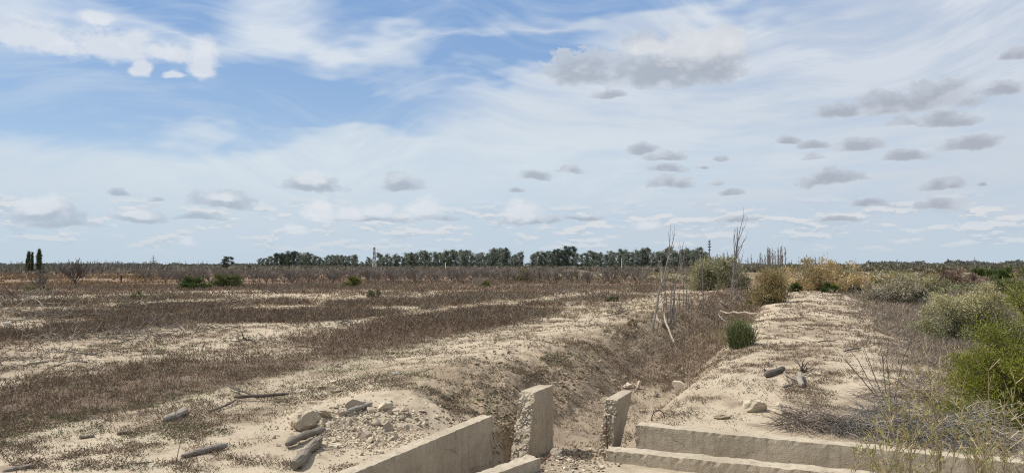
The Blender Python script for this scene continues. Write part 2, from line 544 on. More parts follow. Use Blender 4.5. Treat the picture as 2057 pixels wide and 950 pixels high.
# ------------------------------------------------------------------ meshes and objects
class MB:
    def __init__(self):
        self.v, self.f, self.c, self.n = [], [], [], 0

    def add(self, v, f, c):
        v = np.asarray(v, float).reshape(-1, 3)
        c = np.asarray(c, float)
        if c.ndim == 1:
            c = np.tile(c, (len(v), 1))
        self.v.append(v)
        self.f.append(np.asarray(f, np.int64).reshape(-1, 3) + self.n)
        self.c.append(c)
        self.n += len(v)

    def tris(self, t, c):
        """t: N x 3 x 3, c: N x 3"""
        t = np.asarray(t, float)
        n = len(t)
        self.add(t.reshape(-1, 3), np.arange(3 * n).reshape(-1, 3), np.repeat(np.asarray(c, float), 3, 0) if np.ndim(c) == 2 else c)

    def tube(self, pts, rad, col, sides=5, rough=0.0):
        pts = np.asarray(pts, float)
        n = len(pts)
        rad = np.broadcast_to(np.asarray(rad, float), (n,))
        tg = np.gradient(pts, axis=0)
        tg /= np.linalg.norm(tg, axis=1)[:, None] + 1e-9
        a0 = np.array([0, 0, 1.0]) if abs(tg[:, 2]).mean() < 0.8 else np.array([1.0, 0, 0])
        s1 = np.cross(tg, a0)
        s1 /= np.linalg.norm(s1, axis=1)[:, None] + 1e-9
        s2 = np.cross(tg, s1)
        an = np.arange(sides) * 2 * PI / sides
        rr = rad[:, None] * np.ones((1, sides))
        if rough:
            rr = rr * (1 + rough * (RNG.random((n, sides)) - 0.5) * 2)
        ring = pts[:, None, :] + rr[..., None] * (np.cos(an)[None, :, None] * s1[:, None, :] + np.sin(an)[None, :, None] * s2[:, None, :])
        v = ring.reshape(-1, 3)
        i, j = np.meshgrid(np.arange(n - 1), np.arange(sides), indexing='ij')
        a = i * sides + j
        b = i * sides + (j + 1) % sides
        f = np.concatenate([np.stack([a, b, b + sides], -1).reshape(-1, 3), np.stack([a, b + sides, a + sides], -1).reshape(-1, 3)])
        v = np.concatenate([v, pts[:1], pts[-1:]])
        k = n * sides
        jj = np.arange(sides)
        f = np.concatenate([f, np.stack([(jj + 1) % sides, jj, np.full(sides, k)], -1), np.stack([(n - 1) * sides + jj, (n - 1) * sides + (jj + 1) % sides, np.full(sides, k + 1)], -1)])
        self.add(v, f, col)

    def prisms(self, p0, p1, r0, r1, col):
        """many straight three-sided twigs at once"""
        p0, p1 = np.asarray(p0, float), np.asarray(p1, float)
        n = len(p0)
        if not n:
            return
        t = p1 - p0
        t /= np.linalg.norm(t, axis=1)[:, None] + 1e-9
        a = np.where(np.abs(t[:, 2:3]) < 0.8, np.array([[0, 0, 1.0]]), np.array([[1.0, 0, 0]]))
        s1 = np.cross(t, a)
        s1 /= np.linalg.norm(s1, axis=1)[:, None] + 1e-9
        s2 = np.cross(t, s1)
        vs = []
        for p, r in ((p0, r0), (p1, r1)):
            r = np.broadcast_to(np.asarray(r, float), (n,))[:, None]
            for q in range(3):
                an = 2 * PI * q / 3
                vs.append(p + r * (math.cos(an) * s1 + math.sin(an) * s2))
        v = np.stack(vs, 1).reshape(-1, 3)
        base = (np.arange(n) * 6)[:, None, None]
        f = []
        for q in range(3):
            w = (q + 1) % 3
            f += [[q, w, 3 + w], [q, 3 + w, 3 + q]]
        f = (base + np.array(f)[None]).reshape(-1, 3)
        c = np.asarray(col, float)
        self.add(v, f, np.repeat(c, 6, 0) if c.ndim == 2 else c)

    def build(self, name, mat, parent=None, smooth=False, loc=None):
        me = mesh_from(name, np.concatenate(self.v), np.concatenate(self.f), np.concatenate(self.c), mat, smooth)
        return obj(name, me, parent, loc)


def mesh_from(name, v, f, c, mat, smooth=False):
    me = bpy.data.meshes.new(name)
    nv, nf = len(v), len(f)
    me.vertices.add(nv)
    me.vertices.foreach_set('co', np.ascontiguousarray(v, np.float32).ravel())
    me.loops.add(nf * 3)
    me.loops.foreach_set('vertex_index', np.ascontiguousarray(f, np.int32).ravel())
    me.polygons.add(nf)
    me.polygons.foreach_set('loop_start', np.arange(0, nf * 3, 3, dtype=np.int32))
    me.update(calc_edges=True)
    me.polygons.foreach_set('use_smooth', np.full(nf, smooth, dtype=bool))
    ca = me.color_attributes.new('col', 'FLOAT_COLOR', 'POINT')
    cc = np.ones((nv, 4), np.float32)
    cc[:, :3] = np.clip(c, 0, 1)
    ca.data.foreach_set('color', cc.ravel())
    me.materials.append(mat)
    me.update()
    return me


def obj(name, me, parent=None, loc=None):
    o = bpy.data.objects.new(name, me)
    COL.objects.link(o)
    if parent is not None:
        o.parent = parent
    if loc is not None:
        o.location = loc
    return o


def tag(o, label=None, cat=None, group=None, kind=None):
    for k, val in (('label', label), ('category', cat), ('group', group), ('kind', kind)):
        if val:
            o[k] = val
    return o


def thing(name, label, cat, loc=(0, 0, 0), rz=0.0, group=None, scale=None):
    o = bpy.data.objects.new(name, None)
    COL.objects.link(o)
    o.location = loc
    o.rotation_euler = (0, 0, rz)
    if scale is not None:
        o.scale = scale if hasattr(scale, '__len__') else (scale,) * 3
    return tag(o, label, cat, group)


def dup(root, loc, rz=0.0, scale=1.0, label=None, group=None):
    r = root.copy()
    COL.objects.link(r)
    r.location = loc
    r.rotation_euler = (0, 0, rz)
    r.scale = scale if hasattr(scale, '__len__') else (scale,) * 3
    if label:
        r['label'] = label
    if group:
        r['group'] = group
    for ch in list(root.children):
        cc = ch.copy()
        COL.objects.link(cc)
        cc.parent = r
    return r


class Kinds:
    """the first placing of a kind moves the thing itself, later ones copy it"""
    def __init__(self, makers):
        self.m, self.made = makers, {}

    def place(self, key, loc, rz, scale, label, group=None):
        if key not in self.made:
            o = self.m[key]()
            o.location, o.rotation_euler = loc, (0, 0, rz)
            o.scale = scale if hasattr(scale, '__len__') else (scale,) * 3
            o['label'] = label
            if group:
                o['group'] = group
            self.made[key] = o
            return o
        return dup(self.made[key], loc, rz, scale, label, group)


def unit(n, rng=RNG):
    a = rng.normal(size=(n, 3))
    return a / (np.linalg.norm(a, axis=1)[:, None] + 1e-9)


def pick(cols, n, jit=0.18, rng=RNG):
    cols = np.asarray(cols, float)
    c = cols[rng.integers(0, len(cols), n)]
    return c * (1 + jit * rng.normal(size=(n, 1)).clip(-2, 2))

# ------------------------------------------------------------------ the ground
SAND = np.array([0.445, 0.370, 0.272])
SAND2 = np.array([0.375, 0.305, 0.220])
CRUST = np.array([0.22, 0.168, 0.118])
REDW = np.array([0.158, 0.116, 0.084])
DUST = np.array([0.31, 0.245, 0.18])


def weed(x, y):
    """0..1: how thick the dry weeds stand; second value: how red and tall they are"""
    u, v = to_uv(x, y)
    r = np.hypot(x, y)
    n = fbm(x / 2.4, y / 2.4, 4, 41)
    nl = fbm(x / 7.5, y / 5.0, 4, 42)
    us = u + (fbm(x / 3.0, y / 3.0, 3, 43) - 0.5) * 2.2 + (vnoise(v / 9, u * 0.05, 44) - 0.5) * 1.6
    BX = [-80, -48, -46, -38, -36.5, -28, -26.5, -19.5, -18.0, -16.8, -11.3, -10.4, -9.3, -8.8, -6.0, -5.4, -4.4, -3, 0, 2, 6, 8, 60]
    BD = [.7, .75, .3, .75, .32, .8, .34, .85, .42, .95, .95, .22, .2, 1, 1, .34, .16, .10, .25, .06, .4, .6, .6]
    w = np.interp(us, BX, BD)
    left = u < -3.0
    # the rows thin out towards the sandy bank further on
    thin = sstep(9, 24, v) * sstep(-16, -5, u)
    w = np.where(left, w * (1 - 0.55 * thin), w)
    w = np.where(left, w * np.where(us < -9.6, -0.30 + 1.85 * nl, 0.35 + 1.3 * nl), w)
    w = w * sstep(0.16, 0.62, n + 0.28 * (w > 0.6))
    w = np.where(left & (w < 0.5), w * (0.4 + 1.2 * n), w)
    far = sstep(50, 62, r) * (u < 0)
    streak = sstep(0.47, 0.60, fbm(x / 26, y / 5.0, 3, 45))
    w = w * (1 - far) + far * (0.75 * (1 - 0.8 * streak))
    return np.clip(w, 0, 1), np.clip(us < -5.2, 0, 1)


def ground_colour(x, y):
    u, v = to_uv(x, y)
    r = np.hypot(x, y)
    n1 = fbm(x / 1.1, y / 1.1, 4, 51)[:, None]
    n2 = fbm(x / 0.25, y / 0.25, 3, 52)[:, None]
    n3 = fbm(x / 9, y / 9, 3, 53)[:, None]
    c = SAND + (SAND2 - SAND) * sstep(0.35, 0.65, n1)
    lev = (np.exp(-((u - 2.8) / 2.0) ** 2) * sstep(0, 2, v))[:, None]
    c = c + (CRUST - c) * sstep(0.50 - 0.015 * lev, 0.68 - 0.015 * lev, 0.6 * n2 + 0.4 * n1) * 0.75
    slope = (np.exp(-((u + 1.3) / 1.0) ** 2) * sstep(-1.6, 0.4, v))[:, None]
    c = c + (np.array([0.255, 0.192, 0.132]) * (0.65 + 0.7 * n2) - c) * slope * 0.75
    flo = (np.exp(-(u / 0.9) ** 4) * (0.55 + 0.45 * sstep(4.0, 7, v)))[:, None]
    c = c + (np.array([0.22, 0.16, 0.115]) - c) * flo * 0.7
    w, red = weed(x, y)
    wc = np.where(red[:, None] > 0, REDW, np.array([0.19, 0.15, 0.10]))
    k = np.where(u < -3, 0.92, 0.55)
    c = c + (wc - c) * (w * k)[:, None]
    # grey dust with litter on the plain right of the levee
    rt = sstep(4.6, 6.4, u + (n1[:, 0] - 0.5) * 1.5)[:, None]
    c = c + (DUST * (0.75 + 0.5 * n1) - c) * rt * 0.85
    # far land
    far = sstep(58, 78, r)[:, None]
    lf = (u < 0)[:, None]
    dry = np.array([0.195, 0.135, 0.095]) * (0.75 + 0.5 * n3)
    orange = np.array([0.235, 0.160, 0.098])
    streak = sstep(0.50, 0.60, fbm(x / 30, y / 7, 3, 54))[:, None]
    dl = dry + (np.array([0.34, 0.265, 0.185]) - dry) * streak * 0.4 * sstep(92, 76, y)[:, None]
    lo = sstep(-22, -34, x)[:, None] * sstep(0.38, 0.52, fbm(x / 26, y / 4, 3, 55))[:, None] * sstep(66, 74, y)[:, None]
    dl = dl + (orange - dl) * lo * 0.8
    spoil = np.array([0.30, 0.25, 0.155]) * (0.35 + 1.1 * fbm(x / 2.2, y / 4, 4, 57))[:, None]
    sp = (sstep(-8, 4, x) * sstep(118, 126, y) * sstep(170, 150, y))[:, None]
    dl = dl + (spoil - dl) * sp * 0.8
    dr = np.array([0.21, 0.18, 0.115]) + (np.array([0.33, 0.27, 0.19]) - np.array([0.21, 0.18, 0.115])) * sstep(0.5, 0.62, fbm(x / 20, y / 8, 3, 56))[:, None]
    fc = np.where(lf, dl, dr)
    vf = sstep(190, 330, r)[:, None]
    fc = fc + (np.array([0.14, 0.135, 0.085]) - fc) * vf
    return c + (fc - c) * far


def build_ground():
    fine = np.radians(np.arange(-44, 44.01, 0.2))
    coarse = np.radians(np.arange(48, 312.1, 6.0))
    az = np.concatenate([fine, coarse])
    rs = [1.2, 1.8, 2.6, 3.4, 4.2]
    r = 4.6
    while r < 14000:
        rs.append(r)
        r *= 1.0058 if r < 16 else (1.009 if r < 45 else (1.02 if r < 220 else 1.14))
    rs = np.array(rs)
    R, A = np.meshgrid(rs, az, indexing='ij')
    x, y = (R * np.sin(A)).ravel(), (R * np.cos(A)).ravel()
    z = hz(x, y)
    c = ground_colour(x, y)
    nr, na = len(rs), len(az)
    i, j = np.meshgrid(np.arange(nr - 1), np.arange(na), indexing='ij')
    a, b = i * na + j, i * na + (j + 1) % na
    f = np.concatenate([np.stack([a, a + na, b + na], -1).reshape(-1, 3), np.stack([a, b + na, b], -1).reshape(-1, 3)])
    v = np.stack([x, y, z], -1)
    k = len(v)
    v = np.concatenate([v, [[0, 0, 0.0]]])
    c = np.concatenate([c, [SAND]])
    jj = np.arange(na)
    f = np.concatenate([f, np.stack([jj, (jj + 1) % na, np.full(na, k)], -1)])
    # outward faces up
    p = v[f]
    up = np.cross(p[:, 1] - p[:, 0], p[:, 2] - p[:, 0])[:, 2]
    f[up < 0] = f[up < 0][:, ::-1]
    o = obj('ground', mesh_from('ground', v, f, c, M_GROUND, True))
    tag(o, kind='structure')


build_ground()


# ------------------------------------------------------------------ concrete walls
def slab_mesh(name, L, Tk, zb, zt0, zt1, mat, res=0.04, amp=0.0028, rough=(0.0, 0.0), slant=(0.0, 0.0), lean=0.0, seed=0, chip=0.012):
    """A wall piece along +X from 0 to L, Tk thick about y = 0, from zb up to zt0..zt1; rough/slant: how broken its two ends are."""
    ns, nw, nh = max(2, int(L / res)), max(3, int(Tk / (res * 0.8))), max(3, int((max(zt0, zt1) - zb) / res))
    idx, vs = {}, []

    def vid(i, j, k):
        key = (i, j, k)
        if key not in idx:
            idx[key] = len(vs)
            s, w, h = i / ns, j / nw, k / nh
            zt = zt0 + (zt1 - zt0) * s
            z = zb + (zt - zb) * h
            x0 = slant[0] * h
            x1 = L + slant[1] * h
            x = x0 + (x1 - x0) * s
            y = (w - 0.5) * Tk + lean * (z - zb)
            p = Vector((x, y, z))
            q = p * 3.1 + Vector((seed * 7.7, 0, 0))
            d = mnoise.noise_vector(q * 2.5) * amp + mnoise.noise_vector(q * 9) * amp * 0.6
            on = (i in (0, ns)) + (j in (0, nw)) + (k in (0, nh))
            if k == nh or on >= 2:
                d += mnoise.noise_vector(q * 7.3 + Vector((3, 9, 1))) * amp * 1.6
            if on >= 2 and k == nh:
                cc = max(0, mnoise.noise(q * 3.7 + Vector((1, 2, 3))))
                d += Vector((0, -(w - 0.5) * 2, -0.8)) * cc * chip
            for e, ii in ((0, 0), (1, ns)):
                if rough[e]:
                    near = max(0.0, 1 - abs(i - ii) * (L / ns) / 0.05)
                    if near > 0:
                        d += (mnoise.noise_vector(q * 4.1) * 0.9 + mnoise.noise_vector(q * 13) * 0.7) * rough[e] * near
            vs.append(p + d)
        return idx[key]

    fs = []
    def grid(na, nb, fn, flip):
        for a in range(na):
            for b in range(nb):
                q = [fn(a, b), fn(a + 1, b), fn(a + 1, b + 1), fn(a, b + 1)]
                if flip:
                    q.reverse()
                fs.append((q[0], q[1], q[2]))
                fs.append((q[0], q[2], q[3]))
    grid(ns, nh, lambda a, b: vid(a, 0, b), False)
    grid(ns, nh, lambda a, b: vid(a, nw, b), True)
    grid(ns, nw, lambda a, b: vid(a, b, nh), False)
    grid(ns, nw, lambda a, b: vid(a, b, 0), True)
    grid(nw, nh, lambda a, b: vid(0, a, b), True)
    grid(nw, nh, lambda a, b: vid(ns, a, b), False)
    v = np.array([tuple(q) for q in vs])
    return mesh_from(name, v, np.array(fs), np.array([0.4, 0.35, 0.27]), mat, False)


def wall_thing(*a, **k):
    t = thing(*a, **k)
    t['kind'] = 'thing'
    return t


def wall_between(p0, p1, **kw):
    d = p1 - p0
    return math.hypot(d.x, d.y), math.atan2(d.y, d.x)


def chunk_mesh(name, size, seed, n=14, col=(0.42, 0.35, 0.26), sub=False):
    rng = np.random.default_rng(seed)
    pts = unit(n, rng) * (0.75 + 0.35 * rng.random((n, 1)))
    pts = np.sign(pts) * np.abs(pts) ** (0.8 if n < 18 else 0.95)
    pts *= np.asarray(size) / 2
    bm = bmesh.new()
    for p in pts:
        bm.verts.new(p)
    r = bmesh.ops.convex_hull(bm, input=bm.verts)
    for vv in [q for q in bm.verts if not q.link_faces]:
        bm.verts.remove(vv)
    if sub:
        bmesh.ops.subdivide_edges(bm, edges=bm.edges, cuts=2, use_grid_fill=True)
        for vv in bm.verts:
            vv.co += mnoise.noise_vector(vv.co * (2.2 / max(size)) * 3 + Vector((seed, 0, 0))) * 0.07 * max(size) + mnoise.noise_vector(vv.co * (7.0 / max(size)) * 3) * 0.035 * max(size)
    bmesh.ops.triangulate(bm, faces=bm.faces)
    bm.normal_update()
    bm.verts.index_update()
    v = np.array([q.co[:] for q in bm.verts])
    f = np.array([[q.index for q in t.verts] for t in bm.faces])
    bm.free()
    return v, f, np.asarray(col, float)


def pebbles_on(mb, pts, size, cols, rng):
    for p in pts:
        s = size * (0.5 + rng.random())
        v, f, _ = chunk_mesh('', (s, s, s * 0.8), int(rng.integers(1e6)), 8)
        mb.add(v + p, f, pick(cols, 1, 0.15, rng)[0])


AGG = [(0.46, 0.39, 0.29), (0.36, 0.29, 0.21), (0.50, 0.44, 0.35), (0.30, 0.25, 0.19)]


def build_walls():
    rng = np.random.default_rng(3)
    # channel wall at the back on the side of the weedy field
    a, b = at(979, 833, 0.10), at(690, 950, 0.10)
    b = a + (b - a) * 1.45
    L, rz = wall_between(a, b)
    t = wall_thing('concrete_wall', 'long pale concrete channel wall beside the rubble, ending short of the broken stub', 'wall', (a.x, a.y, 0), rz)
    o = obj('slab', slab_mesh('slab', L, 0.14, -0.75, 0.10, 0.10, M_CONC, rough=(0.012, 0), seed=1), t)
    # its shorter partner nearer the bottom
    a, b = at(1072, 916, 0.10), at(975, 950, 0.10)
    b = a + (b - a) * 3.0
    L, rz = wall_between(a, b)
    t = wall_thing('concrete_wall', 'concrete wall end with a sloping pale top, just below the tall broken stub', 'wall', (a.x, a.y, 0), rz)
    obj('slab', slab_mesh('slab', L, 0.15, -0.75, 0.10, 0.10, M_CONC, rough=(0.02, 0), seed=2), t)
    # long wall of the branch channel
    a, b = at(1283, 850, 0.10), at(2057, 926, 0.10)
    b = a + (b - a) * 1.5
    L, rz = wall_between(a, b)
    t = wall_thing('concrete_wall', 'long straight concrete wall with a wire loop behind its end', 'wall', (a.x, a.y, 0), rz)
    obj('slab', slab_mesh('slab', L, 0.19, -0.75, 0.10, 0.10, M_CONC, rough=(0.016, 0), seed=3, chip=0.02), t)
    # front wall of the branch channel, cracked through under its top
    a, b = at(1222, 899, 0.10), at(1745, 951, 0.10)
    b = a + (b - a) * 1.9
    L, rz = wall_between(a, b)
    t = wall_thing('concrete_wall', 'low concrete wall cracked lengthwise under its chipped top, front edge of the side channel', 'wall', (a.x, a.y, 0), rz)
    obj('top_slab', slab_mesh('top_slab', L, 0.20, -0.045, 0.10, 0.10, M_CONC, rough=(0.02, 0), seed=4, amp=0.004, chip=0.03), t)
    obj('lower_block', slab_mesh('lower_block', L, 0.19, -0.8, -0.060, -0.056, M_CONC, rough=(0.03, 0), seed=5, amp=0.004, chip=0.03), t)

    # two broken stubs where the gate stood
    for label, u, v0, v1, tk, zt, sl, sb, lean, seed in (
            ('tall broken concrete stub with a smooth side and rough pebbly front edge', -0.432, -1.10, 0.03, 0.185, 0.295, 0.44, 0.0, 0.0, 6),
            ('narrow leaning concrete stub with pebbly broken front and rusty bar', 0.43, -0.62, -0.30, 0.14, 0.245, 0.12, 0.58, -0.12, 7)):
        x0, y0 = to_xy(u, v0)
        x1, y1 = to_xy(u, v1)
        t = wall_thing('concrete_stub', label, 'concrete stub', (x0, y0, 0), math.atan2(y1 - y0, x1 - x0))
        o = obj('slab', slab_mesh('slab', v1 - v0, tk, -0.8, zt, zt - 0.02, M_CONC, res=0.028, rough=(0.024, 0.012), slant=(sl, sb), lean=lean, seed=seed), t)
        mb = MB()
        m = 260
        h = rng.random(m)
        z = -0.7 + h * (zt + 0.69)
        hh = (z + 0.8) / (zt + 0.8)
        pts = np.stack([sl * hh + rng.normal(size=m) * 0.008, (rng.random(m) - 0.5) * tk * 1.0 + lean * (z + 0.8), z], -1)
        pebbles_on(mb, pts, 0.032, AGG, rng)
        g = mb.build('exposed_aggregate', M_STONE, t)
        g['kind'] = 'stuff'
        if seed == 7:
            bar = MB()
            bar.tube([(x_, y_ + lean * (z_ + 0.8), z_) for x_, y_, z_ in ((sl * .55 - .03, 0.02, 0.0), (sl * .5 - .05, -0.01, -0.15), (sl * .5 - .04, -0.04, -0.30), (.02, -0.06, -0.42))], 0.007, (0.10, 0.05, 0.03), 5)
            bar.build('reinforcing_bar', M_METAL, t)
    # rusty bars and the wire loop
    mb = MB()
    a = at(1088, 926, -0.34)
    b = at(1205, 941, -0.34)
    p = [a + (b - a) * (q / 9) + Vector((rng.normal() * .012, rng.normal() * .012, rng.normal() * .012 + 0.05 * math.sin(q))) for q in range(10)]
    mb.tube([(q.x - a.x, q.y - a.y, q.z - a.z) for q in p], 0.010, (0.13, 0.06, 0.035), 5)
    tag(mb.build('steel_bar', M_METAL, None, loc=a), 'thin rusty steel bar lying across the gap between the wall ends', 'steel bar')
    mb = MB()
    c = at(1321, 842, 0.03)
    an = np.linspace(-0.35, PI + 0.5, 14)
    mb.tube([(0.075 * math.cos(q), 0.02 * math.sin(q * 2), 0.085 * math.sin(q) - 0.02) for q in an], 0.0065, (0.06, 0.045, 0.035), 5)
    tag(mb.build('wire_loop', M_METAL, None, loc=(c.x + 0.03, c.y + 0.12, 0.045)), 'dark bent wire loop standing up behind the long concrete wall', 'wire loop')


build_walls()
#==PART2==
# ------------------------------------------------------------------ ground plants nobody could count
def screen_scatter(n, y0, y1, x0=-60, x1=2120, rng=RNG):
    w = x1 - x0
    x0, x1 = (-320 if x0 < 0 else x0), (2380 if x1 > 2057 else x1)
    n = int(n * (x1 - x0) / w)
    """ground points spread evenly over the view, so that they thin out with distance"""
    px, py = rng.uniform(x0, x1, n), rng.uniform(y0, y1, n)
    c, s = math.cos(PITCH), math.sin(PITCH)
    a, b = (px - CX) / FPX, (CY - py) / FPX
    dx, dy, dz = a, c - b * s, s + b * c
    t = -EYE / np.minimum(dz, -1e-4)
    x, y = dx * t, dy * t
    for _ in range(3):
        t = (hz0(x, y) - EYE) / np.minimum(dz, -1e-4)
        t = np.clip(t, 1, 900)
        x, y = dx * t, dy * t
    return x, y


def area_scatter(dens, x0, x1, y0, y1, rng=RNG):
    n = int(dens * (x1 - x0) * (y1 - y0))
    return rng.uniform(x0, x1, n), rng.uniform(y0, y1, n)


def tufts(mb, x, y, z, h, spread, nb, wid, cols, curl=0.0, rng=RNG, up=0.35):
    """many little plants of nb thin blades each"""
    n = len(x)
    if not n:
        return
    X, Y, Z, H, SP, W = [np.repeat(np.broadcast_to(q, (n,)), nb) for q in (x, y, z, h, spread, wid)]
    m = n * nb
    an = rng.uniform(0, 2 * PI, m)
    lean = rng.uniform(0, 1, m) ** 0.7 * SP
    hh = H * rng.uniform(0.45, 1.1, m)
    rb = SP * 0.35 * rng.random(m)
    bx, by = X + rb * np.cos(an), Y + rb * np.sin(an)
    tx, ty = bx + lean * np.cos(an + rng.normal(0, .4, m)), by + lean * np.sin(an + rng.normal(0, .4, m))
    w2 = rng.uniform(0, PI, m)
    ox, oy = 0.5 * W * np.cos(w2), 0.5 * W * np.sin(w2)
    b0 = Z - 0.01
    # the blade starts anywhere from the ground to part way up, like side twigs on a stalk
    st = rng.uniform(0, up, m)
    sx, sy, sz = bx + (tx - bx) * st, by + (ty - by) * st, b0 + hh * st
    t = np.empty((m, 3, 3))
    t[:, 0] = np.stack([sx - ox, sy - oy, sz], -1)
    t[:, 1] = np.stack([sx + ox, sy + oy, sz], -1)
    t[:, 2] = np.stack([tx, ty, b0 + hh], -1)
    base = pick(cols, n, 0.16, rng)
    c = np.repeat(base, nb, 0) * (1 + 0.18 * rng.normal(size=(m, 1)).clip(-2, 2))
    mb.tris(t, np.clip(c, 0.005, 1))


RED = [(0.158, 0.104, 0.073), (0.134, 0.091, 0.066), (0.192, 0.132, 0.094), (0.120, 0.088, 0.064), (0.21, 0.158, 0.113)]
BROWN = [(0.19, 0.145, 0.10), (0.15, 0.115, 0.08), (0.23, 0.18, 0.125), (0.165, 0.115, 0.085)]
GREYB = [(0.20, 0.17, 0.135), (0.16, 0.145, 0.115), (0.15, 0.14, 0.095)]
OLIVE = [(0.125, 0.125, 0.075), (0.16, 0.15, 0.09), (0.13, 0.115, 0.075), (0.10, 0.115, 0.06)]
GREEN = [(0.11, 0.15, 0.05), (0.13, 0.17, 0.06)]
STRAW = [(0.40, 0.32, 0.20), (0.33, 0.26, 0.16), (0.28, 0.21, 0.135)]


def fuzz(mb, x, y, z, h, rad, nb, ln, wid, cols, up=0.5, rng=RNG):
    """little bushy weeds: nb short twiglets each, scattered through the plant's volume"""
    n = len(x)
    if not n:
        return
    X, Y, Z, H, RD, LN, W = [np.repeat(np.broadcast_to(q, (n,)), nb) for q in (x, y, z, h, rad, ln, wid)]
    m = n * nb
    an, rr = rng.uniform(0, 2 * PI, m), RD * rng.random(m) ** 0.6
    zz = H * rng.random(m) * (1.0 - 0.45 * (rr / np.maximum(RD, 1e-6)) ** 2)
    p = np.stack([X + rr * np.cos(an), Y + rr * np.sin(an), Z + zz - 0.005], -1)
    d = unit(m, rng)
    d[:, 2] = np.abs(d[:, 2]) * 0.8 + up
    d[:, 0] += 0.6 * np.cos(an) * rr / np.maximum(RD, 1e-6)
    d[:, 1] += 0.6 * np.sin(an) * rr / np.maximum(RD, 1e-6)
    d /= np.linalg.norm(d, axis=1)[:, None]
    base = pick(cols, n, 0.20, rng)
    c = np.repeat(base, nb, 0) * (1 + 0.22 * rng.normal(size=(m, 1)).clip(-2, 2))
    leaf_tris(mb, p, d, LN, W, np.clip(c, 0.005, 1), rng)


def leaf_tris(mb, pos, dirs, ln, wd, cols, rng):
    n = len(pos)
    s = np.cross(dirs, unit(n, rng))
    s /= np.linalg.norm(s, axis=1)[:, None] + 1e-9
    ln = np.broadcast_to(ln, (n,))[:, None] * (0.6 + 0.8 * rng.random((n, 1)))
    wd = np.broadcast_to(wd, (n,))[:, None]
    t = np.stack([pos - s * wd * 0.5, pos + s * wd * 0.5, pos + dirs * ln], 1)
    mb.tris(t, cols)


def in_box(x, y):
    u, v = to_uv(x, y)
    return (v < -0.9) & (u > -0.9) & ~((u < 0.5) & (v > -4) & (u > -0.55))


RUB = [(at(735, 862), 1.0)]


def rubble_free(x, y):
    k = np.ones(len(x), bool)
    for p, r in RUB:
        k &= np.hypot(x - p.x, (y - p.y) * 0.62) > r * 0.95
    return k


